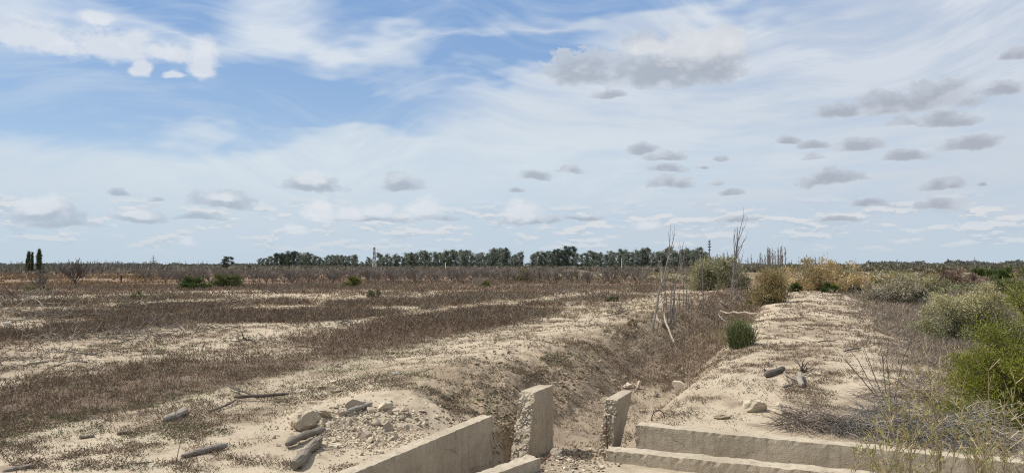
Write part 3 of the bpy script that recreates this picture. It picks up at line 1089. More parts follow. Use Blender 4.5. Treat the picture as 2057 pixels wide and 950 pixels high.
def build_weeds():
    rng = np.random.default_rng(21)
    red, low, ditch, right = MB(), MB(), MB(), MB()
    # tall reddish weeds in the rows
    x, y = area_scatter(42, -32, 3, 6.5, 34, rng)
    w, r = weed(x, y)
    d = np.hypot(x, y)
    keep = (w * r > 0.36 + 0.34 * rng.random(len(x))) & (rng.random(len(x)) < np.minimum(1, (16 / d) ** 1.2)) & (np.abs(x) < 0.9 * y + 1)
    x, y, w, d = x[keep], y[keep], w[keep], d[keep]
    hh = (0.09 + 0.17 * w) * (0.6 + 0.7 * rng.random(len(x)))
    fuzz(red, x, y, hz(x, y), hh, 0.11 + 0.03 * (d > 16), 14, np.maximum(0.075, d * 0.0052), np.maximum(0.008, d / 1500), RED, 0.45, rng)
    k = rng.random(len(x)) < 0.35
    tufts(red, x[k], y[k], hz(x[k], y[k]), hh[k] * 1.15, 0.14, 4, np.maximum(0.006, d[k] / 1900), RED[2:] + STRAW[2:], rng=rng, up=0.6)
    # the same further off, fewer and broader
    x, y = screen_scatter(52000, 548, 690, x1=1500, rng=rng)
    w, r = weed(x, y)
    d = np.hypot(x, y)
    u, v = to_uv(x, y)
    keep = (w > 0.30 + 0.35 * rng.random(len(x))) & (u < -3.2) & (d > 22) & (d < 95)
    x, y, w, d = x[keep], y[keep], w[keep], d[keep]
    fuzz(red, x, y, hz(x, y), (0.08 + 0.15 * w) * (0.6 + 0.7 * rng.random(len(x))), 0.22 * np.minimum(2.4, d / 22), 8, np.maximum(0.10, d * 0.0052), d / 1300, RED[1:3] + BROWN + BROWN + GREYB, 0.35, rng)
    tag(red.build('dry_red_weeds', M_DRY), kind='stuff')

    # low sparse plants and litter on the sand
    for n, ya, yb, xa, xb, cols, hgt, thr in ((60000, 585, 950, -40, 1500, BROWN, 0.045, 0.525), (24000, 600, 950, -40, 1400, OLIVE, 0.05, 0.575), (3600, 690, 900, -40, 1000, GREEN, 0.06, 0.58),
                                              (30000, 580, 860, 1330, 1900, BROWN, 0.035, 0.525), (9000, 560, 640, -40, 1400, STRAW, 0.06, 0.52)):
        x, y = screen_scatter(n, ya, yb, xa, xb, rng)
        u, v = to_uv(x, y)
        d = np.hypot(x, y)
        seed = int(rng.integers(99))
        cl = 0.6 * fbm(x / 0.9, y / 0.9, 3, 61 + seed) + 0.4 * fbm(x / 0.22, y / 0.22, 2, 71 + seed)
        edge = np.exp(-((u + 5.3) / 0.9) ** 2) * 0.12
        strip = np.where((u < -9) & (u > -11.5), 0.02, 0) - 0.03 * ((u > -3.6) & (u < 0) & (v < -1))
        keep = (cl + edge + strip > thr + 0.05 * rng.normal(size=len(x))) & ~in_box(x, y) & (d < 48) & (d > 4)
        keep &= ~((u > -0.6) & (u < 0.5) & (v < 4) & (rng.random(len(x)) < 0.5)) & ~((u > 0.4) & (u < 2.4) & (v < 2.6) & (rng.random(len(x)) < 0.75))
        x, y, d = x[keep], y[keep], d[keep]
        k = rubble_free(x, y)
        x, y, d = x[k], y[k], d[k]
        fuzz(low, x, y, hz(x, y), hgt * (0.3 + 0.9 * rng.random(len(x))), 0.05 + 0.0014 * d, 5, np.maximum(0.030, d * 0.0030), np.maximum(0.009, d / 1300), cols, 0.25, rng)
    tag(low.build('low_weeds', M_DRY), kind='stuff')

    # dry grass about the orchard: orange towards the pole, reddish brown elsewhere
    far = MB()
    for n, xa, xb, ya, yb, cols, tt in ((5000, -60, 340, 556, 578, [(0.26, 0.17, 0.09), (0.22, 0.14, 0.08), (0.32, 0.24, 0.14), (0.18, 0.12, 0.08)], 0.54), (8000, -60, 1330, 549, 592, [(0.19, 0.125, 0.09), (0.23, 0.165, 0.115), (0.16, 0.115, 0.085)], 0.52),
                                        (3000, 960, 1420, 540, 566, [(0.21, 0.19, 0.11), (0.16, 0.14, 0.09), (0.26, 0.22, 0.13), (0.17, 0.135, 0.105)], 0.40)):
        x, y = screen_scatter(n, ya, yb, xa, xb, rng)
        d = np.hypot(x, y)
        k = (fbm(x / 14, y / 6, 3, 33) > tt + 0.05 * rng.normal(size=len(x))) & (d < 260) & (d > 45)
        x, y, d = x[k], y[k], d[k]
        fuzz(far, x, y, hz(x, y), 0.15 * (0.5 + rng.random(len(x))), 0.006 * d, 6, 0.0034 * d, 0.0011 * d, cols, 0.4, rng)
    tag(far.build('dry_grass', M_DRY), kind='stuff')

    # dry brush filling the ditch
    x, y = area_scatter(70, -4, 22, 9, 50, rng)
    u, v = to_uv(x, y)
    d = np.hypot(x, y)
    band = np.exp(-((u + 0.5) / 1.25) ** 2)
    dens = band * sstep(3.2, 7.5, v) * 1.0 + 0.16 * np.exp(-((u + 1.3) / 1.0) ** 2) * sstep(-0.5, 1, v) + 0.22 * (np.abs(u) < 0.8) * (v > -0.6)
    cl = fbm(x / 0.8, y / 0.8, 3, 81)
    keep = (rng.random(len(x)) < dens * (0.2 + 1.4 * cl)) & (rng.random(len(x)) < np.minimum(1, (15 / d) ** 1.3)) & (u < 1.0)
    x, y, d, u, v = x[keep], y[keep], d[keep], u[keep], v[keep]
    big = sstep(4, 8, v) * np.exp(-((u + 0.2) / 1.0) ** 2)
    DB = [(0.20, 0.155, 0.11), (0.16, 0.12, 0.09), (0.25, 0.195, 0.135), (0.19, 0.13, 0.095)]
    fuzz(ditch, x, y, hz(x, y), (0.05 + 0.26 * big) * (0.5 + rng.random(len(x))), 0.10 + 0.08 * big, 8, np.maximum(0.06, d * 0.0055), np.maximum(0.008, d / 1400), DB, 0.5, rng)
    k = rng.random(len(x)) < 0.22
    tufts(ditch, x[k], y[k], hz(x[k], y[k]), (0.08 + 0.32 * big[k]) * (0.5 + rng.random(int(k.sum()))), 0.16, 5, np.maximum(0.007, d[k] / 1700), DB + STRAW[:2], rng=rng, up=0.5)
    # straw-coloured grass beside the green tuft
    p = at(1442, 690)
    n = 60
    xx, yy = p.x + rng.normal(0, .22, n), p.y + rng.normal(0, .35, n)
    tufts(ditch, xx, yy, hz(xx, yy), 0.42, 0.12, 7, 0.011, STRAW, rng=rng, up=0.4)
    tag(ditch.build('ditch_brush', M_DRY), kind='stuff')

    # low grey brush right of the levee
    x, y = screen_scatter(42000, 560, 800, 1600, 2120, rng)
    u, v = to_uv(x, y)
    d = np.hypot(x, y)
    cl = fbm(x / 1.6, y / 1.6, 4, 91)
    keep = (u > 4.6 + rng.normal(size=len(x)) * 0.5) & (cl > 0.36 + 0.12 * rng.random(len(x))) & (d < 70) & (d > 7.5)
    x, y, d = x[keep], y[keep], d[keep]
    fuzz(right, x, y, hz(x, y), (0.06 + 0.16 * rng.random(len(x))), 0.14, 7, np.maximum(0.07, d * 0.0055), np.maximum(0.007, d / 1500),
         [(0.24, 0.19, 0.15), (0.20, 0.165, 0.135), (0.28, 0.23, 0.17), (0.18, 0.15, 0.12)], 0.5, rng)
    tag(right.build('grey_undergrowth', M_DRY), kind='stuff')


build_weeds()


# ------------------------------------------------------------------ shrubs
def shrub(name, label, cat, W, D, H, cols, leaves=5000, ll=0.05, lw=0.018, clumps=40, cr=0.16, stem=(0.13, 0.11, 0.085), upright=0.35, seed=0,
          lift=0.0, core=None, tips=None, open_=0.0, stems=None, group=None, fname='foliage'):
    """A bush about W x D x H with lumpy clumps of small leaves on stems from its foot."""
    rng = np.random.default_rng(seed)
    t = thing(name, label, cat, group=group)
    cc = unit(clumps, rng)
    cc[:, 2] = np.abs(cc[:, 2])
    rad = (1 - open_ * 0.4) * rng.random((clumps, 1)) ** 0.33
    lump = 0.80 + 0.30 * rng.random((clumps, 1))
    cen = cc * rad * lump * np.array([W / 2, D / 2, (H - lift)])
    cen[:, 2] = lift + np.maximum(cen[:, 2], 0.02 * H)
    scale = H
    mb = MB()
    which = rng.integers(0, clumps, leaves)
    size = cr * scale * (0.6 + 0.8 * rng.random(clumps))
    off = rng.normal(size=(leaves, 3)) * np.array([1, 1, 0.85])
    pos = cen[which] + off * size[which][:, None] * 0.6
    pos[:, 2] = np.maximum(pos[:, 2], 0.01)
    out = off / (np.linalg.norm(off, axis=1)[:, None] + 1e-9)
    d = out * (1 - upright) + np.array([0, 0, 1.0]) * upright + unit(leaves, rng) * 0.5
    d /= np.linalg.norm(d, axis=1)[:, None]
    cb = pick(cols, clumps, 0.10, rng)
    c = cb[which] * (1 + 0.16 * rng.normal(size=(leaves, 1)).clip(-2, 2))
    if tips is not None:                       # seed heads and dry tips on the outer shoots
        k = rng.random(leaves) < 0.45 * np.clip((pos[:, 2] / H - 0.35) * 1.8, 0, 1) + 0.05
        c[k] = pick(tips, int(k.sum()), 0.14, rng)
    leaf_tris(mb, pos, d, ll, lw, np.clip(c, 0.004, 1), rng)
    sm = MB()
    ns = stems or clumps
    sel = rng.permutation(clumps)[:ns]
    foot = np.concatenate([rng.normal(size=(ns, 2)) * np.array([W, D]) * 0.05, np.full((ns, 1), -0.03)], 1)
    mid = foot * 0.4 + cen[sel] * 0.6
    mid[:, :2] *= 0.8
    mid += rng.normal(size=(ns, 3)) * 0.03 * H
    r0 = 0.012 * H * (0.7 + 0.6 * rng.random(ns))
    sm.prisms(foot, mid, r0, r0 * 0.7, pick([stem], ns, 0.15, rng))
    sm.prisms(mid, cen[sel], r0 * 0.7, r0 * 0.35, pick([stem], ns, 0.15, rng))
    for _ in range(2):
        e = cen[sel] + unit(ns, rng) * size[sel][:, None] * 1.0
        sm.prisms(cen[sel] * 0.75 + mid * 0.25, e, r0 * 0.4, r0 * 0.2, pick([stem], ns, 0.15, rng))
    sm.build('stems', M_TWIG, t)
    mb.build(fname, M_LEAF, t)
    return t


def put(o, px, py, rz=0.0, s=1.0, sink=0.03, zc=None):
    p = at(px, py, zc)
    o.location = (p.x, p.y, p.z - sink)
    o.rotation_euler = (0, 0, rz)
    o.scale = (s, s, s)
    return p


SAGE = [(0.315, 0.30, 0.175), (0.27, 0.265, 0.155), (0.36, 0.335, 0.20), (0.225, 0.225, 0.135)]
SAGE_TIP = [(0.54, 0.465, 0.23), (0.58, 0.50, 0.28), (0.46, 0.40, 0.21)]
OL = [(0.175, 0.170, 0.095), (0.155, 0.155, 0.085), (0.20, 0.19, 0.11)]
TAN = [(0.42, 0.315, 0.160), (0.47, 0.36, 0.195), (0.36, 0.275, 0.14), (0.30, 0.245, 0.135)]
LIME = [(0.215, 0.215, 0.030), (0.185, 0.195, 0.028), (0.25, 0.24, 0.045), (0.15, 0.165, 0.026)]
GRN = [(0.075, 0.105, 0.030), (0.095, 0.125, 0.038), (0.06, 0.09, 0.028)]
GREY = [(0.26, 0.235, 0.18), (0.22, 0.20, 0.16), (0.31, 0.275, 0.20)]
PURP = [(0.22, 0.165, 0.13), (0.19, 0.145, 0.12), (0.25, 0.19, 0.145)]


def build_shrubs():
    A = at
    # pale yellow-tipped bush right of the levee
    p = at(1950, 692)
    k = mpp(p)
    put(shrub('pale_shrub', 'big pale grey-green bush with cream flower tips beside the sandy levee', 'shrub', 228 * k, 1.7, 96 * k, SAGE, 62000, 0.040, 0.019, 78, 0.125, seed=1,
              tips=SAGE_TIP, upright=0.15), 1950, 692)
    p = at(1890, 628)
    put(shrub('pale_shrub', 'smaller yellow-topped pale bush peeping over the big cream-tipped one', 'shrub', 2.0, 1.4, 42 * mpp(p), SAGE, 6000, 0.06, 0.026, 40, 0.14, seed=2, tips=SAGE_TIP), 1905, 640)
    # bright green bush at the edge of the picture, reaching over the wall
    put(shrub('green_shrub', 'bright yellow-green bushy shrub overhanging the far end of the long wall', 'shrub', 2.4, 1.8, 1.72, LIME, 105000, 0.034, 0.0095, 170, 0.085, seed=3, upright=0.5, lift=0.10, tips=[(0.21, 0.22, 0.05)]), 2128, 880, sink=0.10)
    # clump on the lip of the ditch
    t = thing('green_tuft', 'upright dark green broom-like tuft on the lip of the ditch', 'tuft')
    rng = np.random.default_rng(4)
    p = at(1488, 697)
    k = mpp(p)
    mb = MB()
    n = 900
    an, ln = rng.uniform(0, 2 * PI, n), 52 * k * (0.6 + 0.5 * rng.random(n))
    tl = np.abs(rng.normal(0, 0.36, n)).clip(0, 1.05)
    base = np.stack([0.10 * rng.normal(size=n), 0.08 * rng.normal(size=n), np.zeros(n)], -1)
    tip = base + np.stack([np.sin(tl) * np.cos(an) * ln, np.sin(tl) * np.sin(an) * ln, np.cos(tl) * ln], -1)
    mb.prisms(base, base + (tip - base) * 0.8, 0.005, 0.003, pick([(0.17, 0.19, 0.08), (0.135, 0.155, 0.065), (0.23, 0.22, 0.11)], n, 0.15, rng))
    mb.build('stems', M_LEAF, t)
    lv = MB()
    m = 5200
    q = rng.integers(0, n, m)
    f = rng.uniform(0.25, 1.0, (m, 1))
    d = (tip - base)[q]
    d = d / np.linalg.norm(d, axis=1)[:, None] + unit(m, rng) * 0.45
    leaf_tris(lv, base[q] + (tip - base)[q] * f, d, 0.045, 0.010, pick([(0.14, 0.175, 0.06), (0.17, 0.195, 0.075), (0.20, 0.215, 0.105), (0.115, 0.145, 0.05)], m, 0.18, rng), rng)
    lv.build('foliage', M_LEAF, t)
    put(t, 1488, 697)

    # the bushes where ditch and levee run out
    spec = [
        ('big_shrub', 'broad rounded grey-olive bush behind the bare sapling stems', 1442, 582, 132, 62, OL + SAGE[:1], 'shrub', 14000, 5, SAGE[2:3], 0.45),
        ('tan_shrub', 'upright tan brushy bush growing out of the ditch between the olive and orange bushes', 1543, 612, 66, 72, [(0.26, 0.205, 0.10), (0.23, 0.19, 0.10), (0.30, 0.23, 0.11)], 'shrub', 9000, 6, None, 0.7),
        ('orange_shrub', 'wide orange-tan bush at the far end of the sandy levee', 1652, 584, 172, 58, TAN, 'shrub', 15000, 7, None, 0.5),
        ('small_shrub', 'small bright green bush under the wide orange-tan bush', 1668, 588, 34, 18, GRN + LIME[1:2], 'shrub', 2600, 8, None, 0.4),
        ('small_shrub', 'small dark green sprig against the left foot of the orange-tan bush', 1598, 586, 24, 16, GRN, 'shrub', 1600, 9, None, 0.4),
        ('green_sprig', 'fresh green sprig on the shoulder of the upright tan bush', 1566, 590, 24, 40, [(0.13, 0.19, 0.04)], 'shrub', 1800, 10, None, 0.5),
        ('grey_shrub', 'leafless slate-grey bush beside the orange-tan bush', 1718, 590, 60, 30, [(0.16, 0.155, 0.15), (0.19, 0.18, 0.165)], 'shrub', 5500, 11, None, 0.4),
        ('grey_shrub', 'grey-mauve bush with straw top hugging the side of the levee', 1795, 614, 120, 56, GREY, 'shrub', 13000, 12, [(0.46, 0.39, 0.22)], 0.3),
        ('pale_shrub', 'long low pale green bush behind the grey-mauve one', 1842, 596, 110, 42, SAGE, 'shrub', 9000, 13, [(0.36, 0.31, 0.16)], 0.4),
        ('straw_shrub', 'straw-yellow puffy bush between the orange bush and the pale ones', 1747, 573, 40, 22, TAN, 'shrub', 3200, 14, None, 0.4),
        ('straw_shrub', 'straw-yellow bush topping the long low pale green bush', 1797, 580, 34, 28, [(0.40, 0.31, 0.15)], 'shrub', 3200, 15, None, 0.4),
        ('mauve_shrub', 'wide dry pinkish brush on the plain before two dark green bushes', 1900, 574, 130, 30, PURP, 'shrub', 8000, 16, [(0.33, 0.25, 0.17)], 0.5),
        ('green_shrub', 'dark green low bush on the plain, twin nearer the picture edge', 2010, 566, 46, 24, GRN, 'shrub', 3600, 17, None, 0.3),
        ('green_shrub', 'dark green low bush on the plain, twin nearer the pink brush', 1975, 562, 44, 20, GRN, 'shrub', 3400, 18, None, 0.3),
        ('brown_shrub', 'reddish-brown dry bush on the plain before the dull green strip', 1905, 588, 70, 34, [(0.17, 0.105, 0.075), (0.20, 0.14, 0.10)], 'shrub', 5000, 19, None, 0.5),
        ('tan_shrub', 'golden dry grass clump down in the ditch beyond the fallen pole', 1505, 628, 42, 22, [(0.29, 0.22, 0.10), (0.24, 0.20, 0.10)], 'shrub', 2600, 20, None, 0.6),
        ('green_shrub', 'rounded green bush at the edge of the bare orchard beside the olive mast side', 708, 579, 46, 24, [(0.17, 0.18, 0.05), (0.14, 0.155, 0.045)], 'shrub', 3400, 21, None, 0.4),
        ('green_shrub', 'dark green low spreading bush before the orchard', 388, 583, 62, 24, GRN + [(0.11, 0.125, 0.05)], 'shrub', 4200, 22, None, 0.4),
        ('green_shrub', 'loose green bush with yellowish top before the orchard', 460, 580, 66, 30, [(0.13, 0.15, 0.055), (0.15, 0.155, 0.065), (0.11, 0.125, 0.05)], 'shrub', 4200, 23, None, 0.5),
        ('small_shrub', 'small grey-green bush beside a white stone on the field', 750, 598, 28, 16, [(0.15, 0.155, 0.085), (0.18, 0.175, 0.11)], 'shrub', 1800, 24, None, 0.4),
        ('yellow_shrub', 'yellow-green bush among the bare trees below the pale spoil bank', 1050, 566, 30, 22, [(0.21, 0.20, 0.06)], 'shrub', 2000, 25, None, 0.4),
        ('yellow_shrub', 'low yellow-green clump at the foot of a white-limbed bare tree', 974, 576, 22, 14, [(0.16, 0.17, 0.06)], 'shrub', 1500, 26, None, 0.4),
        ('grass_clump', 'light green grass clump among the branch piles of the field', 272, 602, 34, 14, [(0.20, 0.21, 0.09), (0.17, 0.185, 0.08)], 'grass clump', 1500, 27, None, 0.8),
        ('grass_clump', 'pale green weed clump by the dark branch heap', 70, 585, 50, 8, [(0.19, 0.19, 0.09)], 'grass clump', 1300, 28, None, 0.8),
        ('tan_shrub', 'ochre haystack-like bush at the base of the power pole', 292, 561, 22, 9, [(0.38, 0.29, 0.12)], 'shrub', 1300, 29, None, 0.4),
        ('tan_shrub', 'ochre bush behind the dark green spreading bush', 384, 566, 28, 14, [(0.30, 0.21, 0.11)], 'shrub', 1300, 30, None, 0.4),
        ('brown_shrub', 'low olive-grey weeds on the sand by the leaning sapling', 1225, 606, 40, 10, OLIVE, 'shrub', 1500, 31, None, 0.6),
        ('tan_shrub', 'small tan weed clump on the sandy bank near the forked white branch', 1268, 660, 36, 14, [(0.30, 0.23, 0.13), (0.25, 0.20, 0.12)], 'shrub', 1300, 32, None, 0.6),
    ]
    for name, label, px, py, wp, hp, cols, cat, nl, seed, tips, upr in spec:
        p = at(px, py)
        k = mpp(p)
        lf = max(0.035, 4.2 * k)
        put(shrub(name, label, cat, wp * k, wp * k * 0.8, hp * k, cols, nl, lf, lf * 0.36, max(14, int(nl / 190)), 0.16, seed=100 + seed, tips=tips, upright=upr, lift=0.0), px, py)


build_shrubs()


def scrub_label(key, px, D):
    look = {'sage': 'pale sage-coloured scrub bush', 'olive': 'dull olive scrub bush', 'green': 'dark green scrub bush', 'brown': 'dry mauve-brown scrub bush', 'tan': 'straw-coloured scrub bush'}[key]
    where = 'on the near plain' if D < 62 else ('in mid plain' if D < 110 else ('far out on the plain' if D < 190 else 'under the horizon trees'))
    side = 'behind the ditch bushes' if px < 1640 else ('behind the wide orange-tan bush' if px < 1760 else ('behind the pink brush' if px < 1930 else 'about the twin dark green bushes'))
    return look + ' ' + where + ', ' + side


def far_scrub():
    """single bushes on the plain right of the levee and beyond"""
    rng = np.random.default_rng(31)
    mk = {
        'sage': lambda: shrub('scrub_bush', 'x', 'shrub', 2.2, 1.8, 1.0, SAGE, 1500, 0.16, 0.06, 26, 0.17, seed=201, upright=0.4),
        'olive': lambda: shrub('scrub_bush', 'x', 'shrub', 2.4, 2.0, 1.1, [(0.125, 0.13, 0.06), (0.15, 0.145, 0.075)], 1500, 0.16, 0.06, 26, 0.17, seed=202, upright=0.4),
        'green': lambda: shrub('scrub_bush', 'x', 'shrub', 2.6, 2.2, 1.2, GRN, 1500, 0.16, 0.06, 26, 0.17, seed=203, upright=0.3),
        'brown': lambda: shrub('scrub_bush', 'x', 'shrub', 2.2, 2.0, 0.9, PURP, 1500, 0.16, 0.05, 26, 0.17, seed=204, upright=0.5),
        'tan': lambda: shrub('scrub_bush', 'x', 'shrub', 2.0, 1.8, 0.9, TAN, 1400, 0.16, 0.06, 26, 0.17, seed=205, upright=0.5),
    }
    K = Kinds(mk)
    words = {'sage': 'pale sage-coloured scrub bush scattered over the plain past the levee', 'olive': 'dull olive scrub bush scattered over the plain past the levee',
             'green': 'dark green scrub bush scattered over the plain past the levee', 'brown': 'dry mauve-brown scrub bush scattered over the plain past the levee',
             'tan': 'straw-coloured scrub bush scattered over the plain past the levee'}
    n = 0
    while n < 235:
        px = rng.uniform(1500, 2200)
        D = 34 * (9.0 ** rng.random())
        x = (px - CX) / FPX * D
        y = D
        u, v = to_uv(x, y)
        if u < 7.5 or (D < 60 and px < 1720):
            continue
        if D < 48 and px > 1830 and rng.random() < 0.75:
            continue
        key = rng.choice(['sage', 'olive', 'green', 'brown', 'tan'], p=[.22, .30, .16, .24, .08])
        s = rng.uniform(0.55, 1.15) * (1 + 0.25 * (D > 120))
        K.place(key, (x, y, gz(x, y) - 0.05), rng.uniform(0, 6.28), (s * rng.uniform(.9, 1.5), s * rng.uniform(.9, 1.4), s * rng.uniform(.75, 1.1)), scrub_label(key, px, D), 'scrub bushes on the plain past the levee')
        n += 1
    # scrub too far off to tell apart
    mb = MB()
    for cnt, d0, d1, cols, h, sel in ((11000, 240, 900, [(0.10, 0.10, 0.06), (0.13, 0.12, 0.075), (0.15, 0.125, 0.09)], 1.2, 1), (5000, 190, 480, [(0.17, 0.142, 0.112), (0.15, 0.13, 0.105), (0.13, 0.12, 0.085)], 0.95, 0)):
        D = d0 * (d1 / d0) ** rng.random(cnt)
        px = rng.uniform(1440, 2450, cnt) if sel else rng.uniform(-400, 1500, cnt)
        x = (px - CX) / FPX * D
        cl = fbm(x / 30, D / 30, 3, 77)
        k = cl > 0.42
        x, D = x[k], D[k]
        m = len(x)
        nb = 9
        X, Dd = np.repeat(x, nb), np.repeat(D, nb)
        sz = np.repeat(h * (0.5 + rng.random(m)), nb)
        pos = np.stack([X + rng.normal(size=m * nb) * sz * 0.8, Dd + rng.normal(size=m * nb) * sz * 0.8, np.repeat(hz(x, D), nb) + np.abs(rng.normal(size=m * nb)) * sz * 0.4], -1)
        c = np.repeat(pick(cols, m, 0.2, rng), nb, 0) * (1 + 0.15 * rng.normal(size=(m * nb, 1)))
        dd = unit(m * nb, rng)
        dd[:, 2] = np.abs(dd[:, 2])
        leaf_tris(mb, pos, dd, sz * 0.9, sz * 0.55, np.clip(c, 0.01, 1), rng)
    tag(mb.build('distant_scrub', M_LEAF), kind='stuff')
    # dark line of far trees on the horizon
    mb = MB()
    for a, b, hh, cnt in ((1480, 1760, 4.5, 2200), (1740, 1950, 7.0, 3000), (1900, 2130, 8.5, 4200), (-420, 560, 4.2, 9500), (2130, 2500, 8.0, 4500), (560, 1460, 6.0, 4500)):
        px = rng.uniform(a, b, cnt)
        D = rng.uniform(900, 1300, cnt)
        x = (px - CX) / FPX * D
        prof = 0.35 + 0.9 * fbm(px / 22, px * 0 + 3, 4, 78)
        z = hz(x, D) + rng.random(cnt) ** 0.8 * hh * prof
        c = pick([(0.10, 0.105, 0.088), (0.115, 0.112, 0.095), (0.12, 0.112, 0.10)], cnt, 0.15, rng)
        leaf_tris(mb, np.stack([x, D, z], -1), unit(cnt, rng), 2.4, 2.0, c, rng)
    tag(mb.build('distant_treeline', M_LEAF), kind='stuff')


far_scrub()


# ------------------------------------------------------------------ trees
def grow(rng, p, d, ln, r, depth, out, spread=0.5, kids=3, up=0.25, shrink=0.68, wander=0.12):
    """one branch in three bent pieces, then its own branches"""
    p = np.array(p, float)
    d = np.array(d, float)
    for q in range(3):
        d = d + rng.normal(size=3) * wander + np.array([0, 0, up * 0.15])
        d /= np.linalg.norm(d)
        e = p + d * ln / 3
        r1 = r * (0.88 if depth else 0.7)
        out.append((p, e, r, r1, depth))
        if depth and (q > 0 or kids > 3):
            for _ in range(max(1, kids // 2)):
                nd = d + unit(1, rng)[0] * spread
                nd[2] += up * 0.5
                nd /= np.linalg.norm(nd)
                grow(rng, e, nd, ln * shrink * rng.uniform(0.7, 1.1), r1 * 0.62, depth - 1, out, spread, kids, up, shrink, wander)
        p, r = e, r1


def segs(mb, out, cols, rng, rmin=0.0):
    if not out:
        return
    a = np.array([o[0] for o in out])
    b = np.array([o[1] for o in out])
    mb.prisms(a, b, np.maximum([o[2] for o in out], rmin), np.maximum([o[3] for o in out], rmin), pick(cols, len(out), 0.15, rng))


BARK = [(0.085, 0.072, 0.062), (0.105, 0.09, 0.08)]
TWIGC = [(0.20, 0.17, 0.145), (0.175, 0.15, 0.13), (0.22, 0.19, 0.16)]


def orchard_tree(seed, name='orchard_tree', label='x', H=2.2, rmin=0.011, cols=TWIGC):
    rng = np.random.default_rng(seed)
    t = thing(name, label, 'tree')
    tr, cr = MB(), MB()
    th = 0.36 * H / 2.2
    tr.tube([(0, 0, -0.1), (0.02, 0, th * 0.5), (0.0, 0.02, th), (0, 0.02, th * 1.25)], np.array([0.10, 0.085, 0.085, 0.05]) * H / 2.2, BARK[0], 6, 0.1)
    out = []
    n = 8
    for q in range(n):
        a = 2 * PI * q / n + rng.normal() * 0.3
        tl = rng.uniform(0.25, 1.0)
        d = np.array([math.cos(a) * tl, math.sin(a) * tl, 0.95 - 0.3 * tl + 0.2 * rng.random()])
        grow(rng, (0, 0, th), d / np.linalg.norm(d), H * 0.50, 0.032 * H / 2.2, 2, out, 0.50, 4, 0.40, 0.66)
    zm = max(o[1][2] for o in out)
    out = [(o[0] * H / zm, o[1] * H / zm, o[2], o[3], o[4]) for o in out]
    tr.build('trunk', M_TWIG, t)
    segs(cr, out, cols, rng, rmin)
    cr.build('branches', M_TWIG, t)
    return t


def eucalypt(seed, H=15, cols=None, dens=1700, tall=True, crown_w=0.42, trunk_c=(0.30, 0.27, 0.23)):
    rng = np.random.default_rng(seed)
    t = thing('eucalyptus', 'x', 'tree')
    tr, cr = MB(), MB()
    tr.tube([(0, 0, -0.5), (0.1, 0, H * 0.25), (rng.normal() * .3, 0, H * 0.5), (rng.normal() * .5, 0.2, H * 0.8)], np.array([0.32, 0.26, 0.2, 0.08]) * H / 15, trunk_c, 6)
    nc = 23
    cen = []
    for q in range(nc):
        hh = (0.15 + 0.79 * (q + rng.random()) / nc) * H
        wd = crown_w * H * 0.5 * (1.0 - 0.55 * abs((hh / H - 0.60) / 0.45) ** 1.5)
        a = rng.uniform(0, 2 * PI)
        rr = wd * rng.random() ** 0.5
        c = np.array([rr * math.cos(a), rr * math.sin(a), hh])
        cen.append(c)
        b = np.array([0, 0, hh * 0.72])
        tr.prisms([b], [c], 0.09 * H / 15, 0.03, np.array([trunk_c]))
    cen = np.array(cen)
    dens = int(dens * 1.4)
    sz = H * 0.080 * (0.55 + 0.9 * rng.random(nc))
    w = rng.integers(0, nc, dens)
    off = rng.normal(size=(dens, 3)) * np.array([1, 1, 0.75])
    pos = cen[w] + off * sz[w][:, None] * 0.62
    cols = cols or [(0.155, 0.175, 0.135), (0.18, 0.195, 0.15), (0.125, 0.148, 0.115), (0.20, 0.205, 0.16)]
    c = pick(cols, nc, 0.12, rng)[w] * (1 + 0.15 * rng.normal(size=(dens, 1)))
    d = unit(dens, rng)
    d[:, 2] -= 0.3
    leaf_tris(cr, pos, d, 0.052 * H, 0.028 * H, np.clip(c, 0.01, 1), rng)
    tr.build('trunk', M_TWIG, t)
    cr.build('crown', M_LEAF, t)
    return t


def poplar(seed, H=14, leafy=True):
    rng = np.random.default_rng(seed)
    t = thing('poplar' if leafy else 'bare_poplar', 'x', 'tree')
    tr, cr = MB(), MB()
    tr.tube([(0, 0, -0.5), (0, 0, H * 0.4), (0.1, 0, H * 0.95)], np.array([0.20, 0.14, 0.03]) * H / 14, (0.16, 0.14, 0.12), 5)
    n = 46 if leafy else 34
    zz = np.sort(rng.uniform(0.15, 0.97, n)) * H
    a = rng.uniform(0, 2 * PI, n)
    ln = (0.11 + 0.08 * rng.random(n)) * H * np.clip(1.25 - zz / H, 0.25, 1)
    p0 = np.stack([np.zeros(n), np.zeros(n), zz], -1)
    p1 = p0 + np.stack([np.cos(a) * (0.24 if leafy else 0.42) * ln, np.sin(a) * (0.24 if leafy else 0.42) * ln, ln], -1)
    cr.prisms(p0, p1, 0.075 * H / 14, 0.04 * H / 14, pick([(0.30, 0.265, 0.235), (0.25, 0.225, 0.20)], n, 0.1, rng))
    if leafy:
        m = 1300
        z = rng.uniform(0.22, 1.0, m) ** 0.9 * H
        wd = 0.055 * H * np.sin(np.clip((z / H - 0.1) / 0.9, 0, 1) * PI * 0.92 + 0.1) * (0.75 + 0.5 * vnoise(z / H * 7, z * 0, seed))
        a = rng.uniform(0, 2 * PI, m)
        rr = wd * rng.random(m) ** 0.5
        pos = np.stack([rr * np.cos(a), rr * np.sin(a), z], -1)
        d = unit(m, rng)
        d[:, 2] += 0.6
        lv = MB()
        leaf_tris(lv, pos, d, 0.045 * H, 0.024 * H, pick([(0.105, 0.128, 0.065), (0.13, 0.15, 0.078), (0.085, 0.108, 0.058)], m, 0.16, rng), rng)
    tr.build('trunk', M_TWIG, t)
    cr.build('branches', M_TWIG, t)
    if leafy:
        lv.build('crown', M_LEAF, t)
    return t


